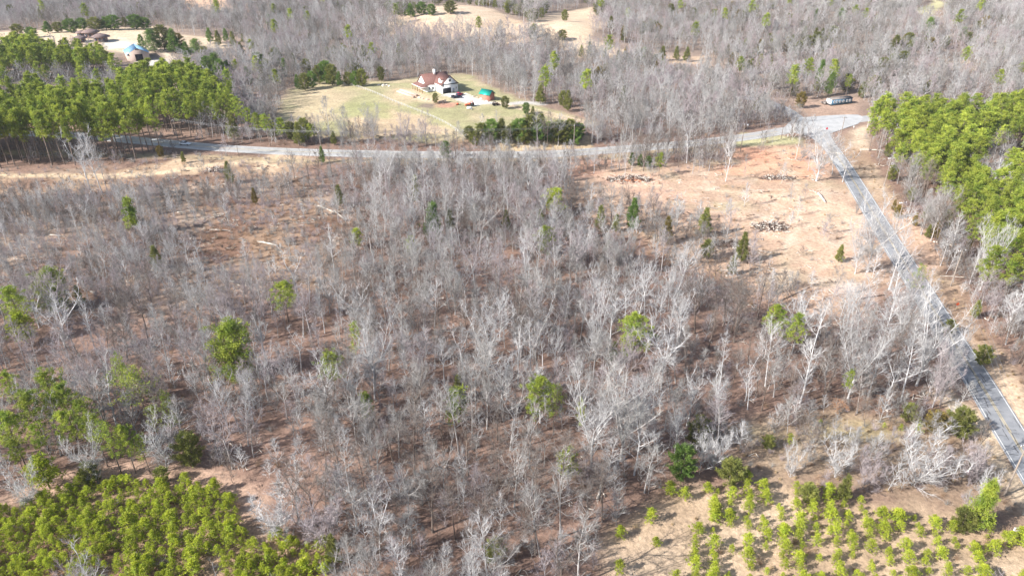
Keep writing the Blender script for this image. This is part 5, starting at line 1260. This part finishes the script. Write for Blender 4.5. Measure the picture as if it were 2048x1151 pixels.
cedar_row([(392, 212), (428, 204), (458, 222), (492, 214), (530, 228), (560, 236), (592, 243), (618, 246)], [12, 14, 12, 13, 13, 11, 10, 9], ('the roadside evergreens below the pasture corner', 'roadside evergreens below the pasture corner'), kinds=('pine_wide', 'pine_wide', 'cedar', 'pine_wide'), wide=1.05)
cedar_row([(950, 262), (975, 254), (1012, 255), (1048, 250), (1075, 246), (1108, 250), (1130, 250), (1150, 256)], [6, 7, 7.5, 8, 8, 7.5, 8, 7], ('the front cedars on the bank slope', 'front cedars on the bank slope'), kinds=('cedar', 'cedar_dark', 'cedar'), wide=1.4)
cedar_row([(478, 84), (498, 78), (512, 104), (530, 118), (548, 96), (470, 118), (566, 116), (584, 104), (520, 140), (548, 150), (490, 132), (610, 118)], [11, 12, 11, 10, 11, 12, 10, 9, 9, 8, 10, 9], ('the loose green group between barn and pasture', 'loose green group between barn and pasture'), kinds=('cedar', 'pine', 'cedar_dark', 'cedar'), wide=1.1)
cedar_row([(30, 48), (58, 54), (90, 42), (112, 44), (136, 38), (160, 36), (186, 34), (206, 33), (222, 30), (246, 34), (266, 29), (285, 35)],
          [7, 7, 8, 7, 9, 8, 9, 9, 10, 7, 10, 8], ('the cedar belt behind the far left field', 'cedars in the belt behind the far left field'), kinds=('cedar', 'cedar_dark', 'cedar_dark'), wide=1.9)
cedar_row([(278, 68), (300, 60), (318, 50), (340, 56), (352, 66), (368, 82), (388, 78), (405, 92)],
          [10, 13, 15, 15, 11, 10, 9, 8], ('the evergreens right of the barn', 'evergreens right of the barn'), kinds=('cedar_dark', 'pine_dense', 'cedar', 'cedar_dark', 'cedar_rust'), wide=1.3)
cedar_row([(410, 112), (424, 108), (436, 118), (452, 122)], [14, 15, 14, 11], ('the dark group right of the barn track', 'dark evergreens right of the barn track'), kinds=('cedar_dark', 'pine_dense'), wide=.85)
cedar_row([(592, 148), (606, 146), (620, 142), (634, 130), (648, 122), (660, 128), (676, 142), (694, 144), (708, 142), (722, 138)], [8, 9, 9, 10, 12, 11, 8, 7, 8, 9],
          ('the evergreens at the top of the pasture', 'evergreens at the top of the pasture'), kinds=('cedar_dark', 'cedar'), wide=1.1)
cedar_row([(1238, 100), (1262, 102), (1278, 98), (1292, 94), (1312, 108), (1325, 118)], [7, 7, 8, 9, 8, 8], ('the low cedars below the tan far field', 'low cedars below the tan far field'), wide=1.2)
cedar_row([(778, 2), (800, 4), (820, 6), (842, 4), (862, 8)], [9, 10, 10, 9, 8], ('the dark belt left of the middle field', 'dark belt left of the middle field'), kinds=('cedar_dark',), wide=1.6)
cedar_row([(415, 55), (432, 60), (448, 56), (462, 62)], [10, 10, 9, 10], ('the dark group right of the far left field', 'dark group right of the far left field'), kinds=('cedar_dark', 'cedar'), wide=1.1)
cedar_row([(1010, 192), (1052, 205), (1066, 212)], [6, 5.5, 4.5], ('the small cedars behind the drive', 'small cedars behind the drive'), wide=1.2)
cedar_row([(1792, 398), (1790, 330), (1800, 410), (1828, 375), (1835, 425), (1862, 448), (1880, 440), (1900, 420)], [4, 6, 4.5, 5, 4.5, 4.5, 6, 6], ('the cedars along the right pine wood edge', 'cedars along the right pine wood edge'), kinds=('cedar_rust', 'cedar'), wide=.9)
cedar_row([(1265, 305), (1282, 308), (1298, 312)], [5, 5, 4.5], ('the dark cedars under the trees by the road', 'dark cedars under the trees by the road'), kinds=('cedar_dark',), wide=1.2)
x, y = crown_at(1322, 305, 9); HAND.append((x, y, 3)); put_tree('pine_wide', x, y, 9, None, None, label='lone round pine on a pale trunk beside the leftmost brush pile', var=2, wide=.9)
HX = np.array([(a, b_) for a, b_, _ in HAND]); HR = np.array([c_ for *_, c_ in HAND])
def clear_of_hand(x, y, k=1.0):
    ok = np.ones(len(x), bool)
    for (a, b_), r_ in zip(HX, HR): ok &= np.hypot(x - a, y - b_) > r_ * k
    return ok
# young pines of the two plantations, in rows
YP = []
def plantation(P, rowdir, rs, ps, keep, side, seed):
    rng = np.random.RandomState(seed); a = R(rowdir); c_, s_ = math.cos(a), math.sin(a); ctr = P.mean(0); n = 0
    rows = []
    for i in range(-40, 41):
        row = []
        for j in range(-60, 61):
            u, v = j * ps + rng.uniform(-.45, .45), i * rs + rng.uniform(-.35, .35)
            x, y = ctr[0] + u * c_ - v * s_, ctr[1] + u * s_ + v * c_
            gap = vn(x, y, 7, 5)
            if rng.rand() > keep or gap > .36: continue
            if sdist(np.array([x]), np.array([y]), P)[0] < 0: continue
            px, py, _ = proj(x, y, float(H(x, y)) + 1.5)
            if px < -60 or px > 2110 or py > 1185: continue
            row.append((u, x, y))
        if row: rows.append(sorted(row))
    for i, row in enumerate(rows[::-1]):
        for j, (u, x, y) in enumerate(row):
            h = rng.uniform(1.7, 3.3) if side == 'left' else rng.uniform(1.1, 3.2)
            sz = 'small' if h < 2.6 else ('tall' if h > 3.4 else 'middling')
            YP.append((F * h / proj(x, y, 0)[2], x, y, h, 'young pines planted in the %s corner' % side, rng.uniform(.9, 1.25),
                     '%s young pine, %sfrom left in %s back row, %s plantation' % (sz, ORD1[min(j, 38)], ORD1[min(i, 38)].strip(), side))); n += 1
    return n
nl_ = plantation(W['plant_l'], -12, 2.0, 1.5, .96, 'left', 3)
nr_ = plantation(W['plant_r'], 74, 2.6, 1.6, .86, 'right', 4)
YP.sort(key=lambda q: -q[0])
for _, x, y, h, g_, w_, l_ in YP[:284]: put_tree('young_pine', x, y, h, None, g_, wide=w_, label=l_)
yq = YP[284:]
if yq: scatter_object('young_pine_rows', [(q[1], q[2], float(H(q[1], q[2]))) for q in yq], [SPI['yp'][int(rngT.randint(2))] for q in yq], rngT.uniform(0, 6.28, len(yq)), [q[3] / 3.4 for q in yq], 'yellow-green young pines filling gaps in the back rows of the plantations', 'young pines')
for i, (px, py) in enumerate([(1430, 1030), (1415, 985), (1340, 990), (1368, 1000), (1240, 1075), (1300, 1045), (1640, 848), (1768, 855), (1800, 862), (1835, 868), (1835, 848), (1580, 890), (1312, 1092), (1238, 1145)]):
    x, y = hit(px, py); put_tree('young_pine', x, y, rngT.uniform(1.2, 3.4), 'self-sown yellow-green young pine outside the plantation rows', 'self-sown young pines')

# the woods, tree by tree
pts, rng = grid_pts(4.2, seed=5)
x, y = pts[:, 0], pts[:, 1]
bare, pine, ced, sap, br = classify(x, y)
ok = clear_of_hand(x, y, .8); u_ = rng.rand(len(x))
cellA = 4.2 ** 2
pb = np.clip(bare * cellA / np.where(y < 230, 22, 22), 0, 1); pp = np.clip(pine * cellA / 19, 0, .97); pc = np.clip(ced * cellA / 24, 0, 1)
kind = np.where(u_ < pp, 1, np.where(u_ < pp + pc, 2, np.where(u_ < pp + pc + pb * (1 - pp - pc), 0, -1)))
kind[~ok] = -1
z = H(x, y)
cutm = sdist(x, y, W['cut']) > 0; leftm = x < -60
hgt = np.where(kind == 0, rng.uniform(9.5, 16, len(x)), np.where(kind == 1, rng.uniform(13, 18.5, len(x)), rng.uniform(4, 8, len(x))))
hgt = np.where((kind == 0) & (rng.rand(len(x)) < .3), hgt * .68, hgt)
westm = sdist(x, y, W['west']) > 0; nsm = (sdist(x, y, W['road_s']) > 0)
hgt = np.where((kind == 0) & cutm, hgt * .72, hgt); hgt = np.where((kind == 0) & westm, hgt * .85, hgt); hgt = np.where((kind == 0) & nsm, np.minimum(hgt, 10), hgt)
ina = sdist(x, y, W['pine_a']) > 0; inb = (sdist(x, y, W['pine_b']) > 0) | (sdist(x, y, W['pine_d']) > 0)
hgt = np.where((kind == 1) & ina, hgt + 4.5, np.where((kind == 1) & inb, hgt + .5, hgt)); hgt = np.where((kind == 0) & (ina | inb), hgt * .75, hgt)
cedf = (kind == 2) & (y > 330); hgt = np.where(cedf, hgt * 1.35, hgt)
px, py, zc = proj(x, y, z + hgt * .6); _, pyt, _ = proj(x, y, z + hgt)
inf = (px > -15) & (px < 2063) & (py > -5) & (pyt < 1140)
sizepx = F * hgt / zc
tn = vn(x, y, 18, 2) + .8 * (rng.rand(len(x)) - .5)
tint = np.where(tn > .30, 'mauve', np.where(tn > .04, 'pale', np.where(tn > -.30, 'grey', 'dark')))
tint = np.where((px > 1250) & (py > 480) & (tint == 'grey') & (rng.rand(len(x)) < .6), 'pale', tint)
single = np.zeros(len(x), bool)
def nhand(pref): return sum(1 for o in C.objects if o.parent is None and o.name.startswith(pref))
for k, pref in ((0, 'bare_tree'), (1, 'pine_tree'), (2, 'cedar_tree')):
    idx = np.where((kind == k) & inf)[0]; idx = idx[np.argsort(-sizepx[idx])]
    single[idx[:max(0, 300 - nhand(pref))]] = True
LOOK = {'pale': 'whitish', 'grey': 'grey', 'dark': 'dark brown', 'mauve': 'lilac grey'}
for i in np.where(single)[0]:
    h = hgt[i]
    if kind[i] == 0:
        oak = rngT.rand() < .3 and tint[i] != 'dark'
        sz = 'tall ' if h > 15 else ('short ' if h < 10.5 else '')
        shape = 'spreading bare tree' if oak else 'slender bare tree'
        kd = ('oak_' if oak else 'bare_') + tint[i]
        put_tree(kd, x[i], y[i], h * (.9 if oak else 1), sz + LOOK[tint[i]] + ' ' + shape, 'bare trees of the winter wood', wide=rngT.uniform(.85, 1.15) * (.72 if oak else 1.05), lean=rngT.normal(0, .05))
    elif kind[i] == 1:
        put_tree('pine', x[i], y[i], h, ('tall ' if h > 17.5 else 'middling ' if h > 15.2 else 'short ') + 'yellow-green pine', 'pines of the pine woods', wide=rngT.uniform(.8, 1.1) * (1.25 if x[i] > 0 else 1.0) * min(1, 18.5 / h), lean=rngT.normal(0, .025))
    else:
        put_tree('cedar' if rngT.rand() < .75 else 'cedar_rust', x[i], y[i], h, ('dark ' if h > 8 else '') + ('olive cedar' if h > 5.5 else 'low olive cedar'), 'cedars in the winter wood', wide=rngT.uniform(.9, 1.2))
settle_labels()
rest = (kind >= 0) & ~single
def pick(keys): return SPI[keys][rngT.randint(len(SPI[keys]))]
# instance order in Collection Info is by name; names start with p000
sel = np.where(rest & (kind == 0))[0]
which = [pick(('near_' if y[i] < 300 else 'far_') + tint[i]) for i in sel]
scatter_object('bare_woodland', np.stack([x[sel], y[sel], z[sel]], 1), which, rngT.uniform(0, 6.28, len(sel)), hgt[sel] / 17.0, 'leafless grey and lilac winter wood stretching to the horizon', 'woodland')
sel = np.where(rest & (kind == 1))[0]
scatter_object('pine_woodland', np.stack([x[sel], y[sel], z[sel]], 1), [pick('far_pine') for i in sel], rngT.uniform(0, 6.28, len(sel)), hgt[sel] / 16.0, 'green pines deep inside the pine woods and scattered far off', 'woodland')
sel = np.where(rest & (kind == 2))[0]
if len(sel): scatter_object('cedar_woodland', np.stack([x[sel], y[sel], z[sel]], 1), [pick('far_cedar') for i in sel], rngT.uniform(0, 6.28, len(sel)), hgt[sel] / 7.5, 'dark cedars scattered through the far wood', 'woodland')
print('TREES', 'bare', (kind == 0).sum(), 'pine', (kind == 1).sum(), 'cedar', (kind == 2).sum(), 'single', single.sum(), 'young', nl_, nr_)
# saplings and brush
pts, rng = grid_pts(2.3, ymax=420, seed=8); x, y = pts[:, 0], pts[:, 1]
bare, pine, ced, sap, br = classify(x, y); ok = clear_of_hand(x, y, .3); u_ = rng.rand(len(x))
ps_ = sap * 5.3 / 13 * ok
sel = np.where(u_ < ps_)[0]; tn = vn(x, y, 12, 4) + .9 * (rng.rand(len(x)) - .5)
which = [pick('sap_' + ('mauve' if tn[i] > .3 else 'pale' if tn[i] > 0 else 'grey' if tn[i] > -.35 else 'dark')) for i in sel]
sc = rng.uniform(.45, 1.25, len(sel))
cu = sdist(x[sel], y[sel], W['cut']) > 0; sc = np.where(cu, sc * .75, sc)
scatter_object('saplings', np.stack([x[sel], y[sel], H(x[sel], y[sel])], 1), which, rngT.uniform(0, 6.28, len(sel)), sc, 'thin leafless saplings crowding between the bigger trees', 'saplings')
nsap = len(sel)
u_ = rng.rand(len(x)); sel = np.where(u_ < br * 5.3 / 12)[0]
gm_ = vn(x, y, 16, 6) + .6 * (rng.rand(len(x)) - .5)
opn = {k: sdist(x, y, W[k]) > 0 for k in ('open_r', 'verge', 'plant_r', 'pasture', 'clearing', 'swale')}
which = []
for i in sel:
    if opn['open_r'][i] or opn['verge'][i] or opn['plant_r'][i]: k = 'grass' if rngT.rand() < .7 else 'brush'
    elif opn['clearing'][i]: k = ('grass', 'grass', 'brush', 'brushgrey')[rngT.randint(4)]
    elif opn['swale'][i]: k = ('brushmauve', 'brushgrey', 'brush', 'grass')[rngT.randint(4)]
    else: k = 'brush' if gm_[i] > .15 else 'brushgrey' if gm_[i] > -.2 else 'brushmauve'
    which.append(pick(k))
scatter_object('undergrowth', np.stack([x[sel], y[sel], H(x[sel], y[sel])], 1), which, rngT.uniform(0, 6.28, len(sel)), rng.uniform(.5, 1.15, len(sel)), 'brown brambles, grey brush and straw tufts over the ground', 'undergrowth')
print('SAPS', nsap, 'BRUSH', len(sel), 'objects', len(C.objects))
u_ = rng.rand(len(x)); oc = {k: sdist(x, y, W[k]) > 0 for k in ('cut', 'brown', 'tan_left', 'clear_edge', 'clearing', 'road_s', 'stones')}
pr_ = .05 * (y < 300) + .22 * oc['cut'] + .2 * oc['brown'] + .08 * oc['tan_left'] + .25 * oc['clear_edge'] + .045 * oc['clearing'] + .12 * oc['stones']
for P_, wd in allroads: pr_ = np.where(segdist(x, y, P_) < wd, 0, pr_)
for k in ('pasture', 'open_r', 'verge', 'plant_l'): pr_ = np.where(sdist(x, y, W[k]) > 0, 0, pr_)
sel = np.where(u_ < pr_)[0]
scatter_object('slash', np.stack([x[sel], y[sel], H(x[sel], y[sel])], 1), [pick('slash' if rngT.rand() < .55 else 'slashdark') for i in sel], rngT.uniform(0, 6.28, len(sel)), rng.uniform(.5, 1.3, len(sel)), 'broken sticks and logging slash strewn over the cleared ground', 'slash')
for px_, py_, lab in [(1762, 815, 'right rusty-leaved beech bush under the tall white trees'), (1676, 822, 'left rusty-leaved beech bush under the tall white trees')]:
    xx, yy = hit(px_, py_); r_ = thing('beech_bush', lab, 'bush', (xx, yy, float(H(xx, yy))), 0)
    link('leafy_twigs', bpy.data.objects[[o.name for o in SPC.objects if 'beech' in o.name][0]].data, r_); r_.scale = (1.2, 1.2, 1.2)
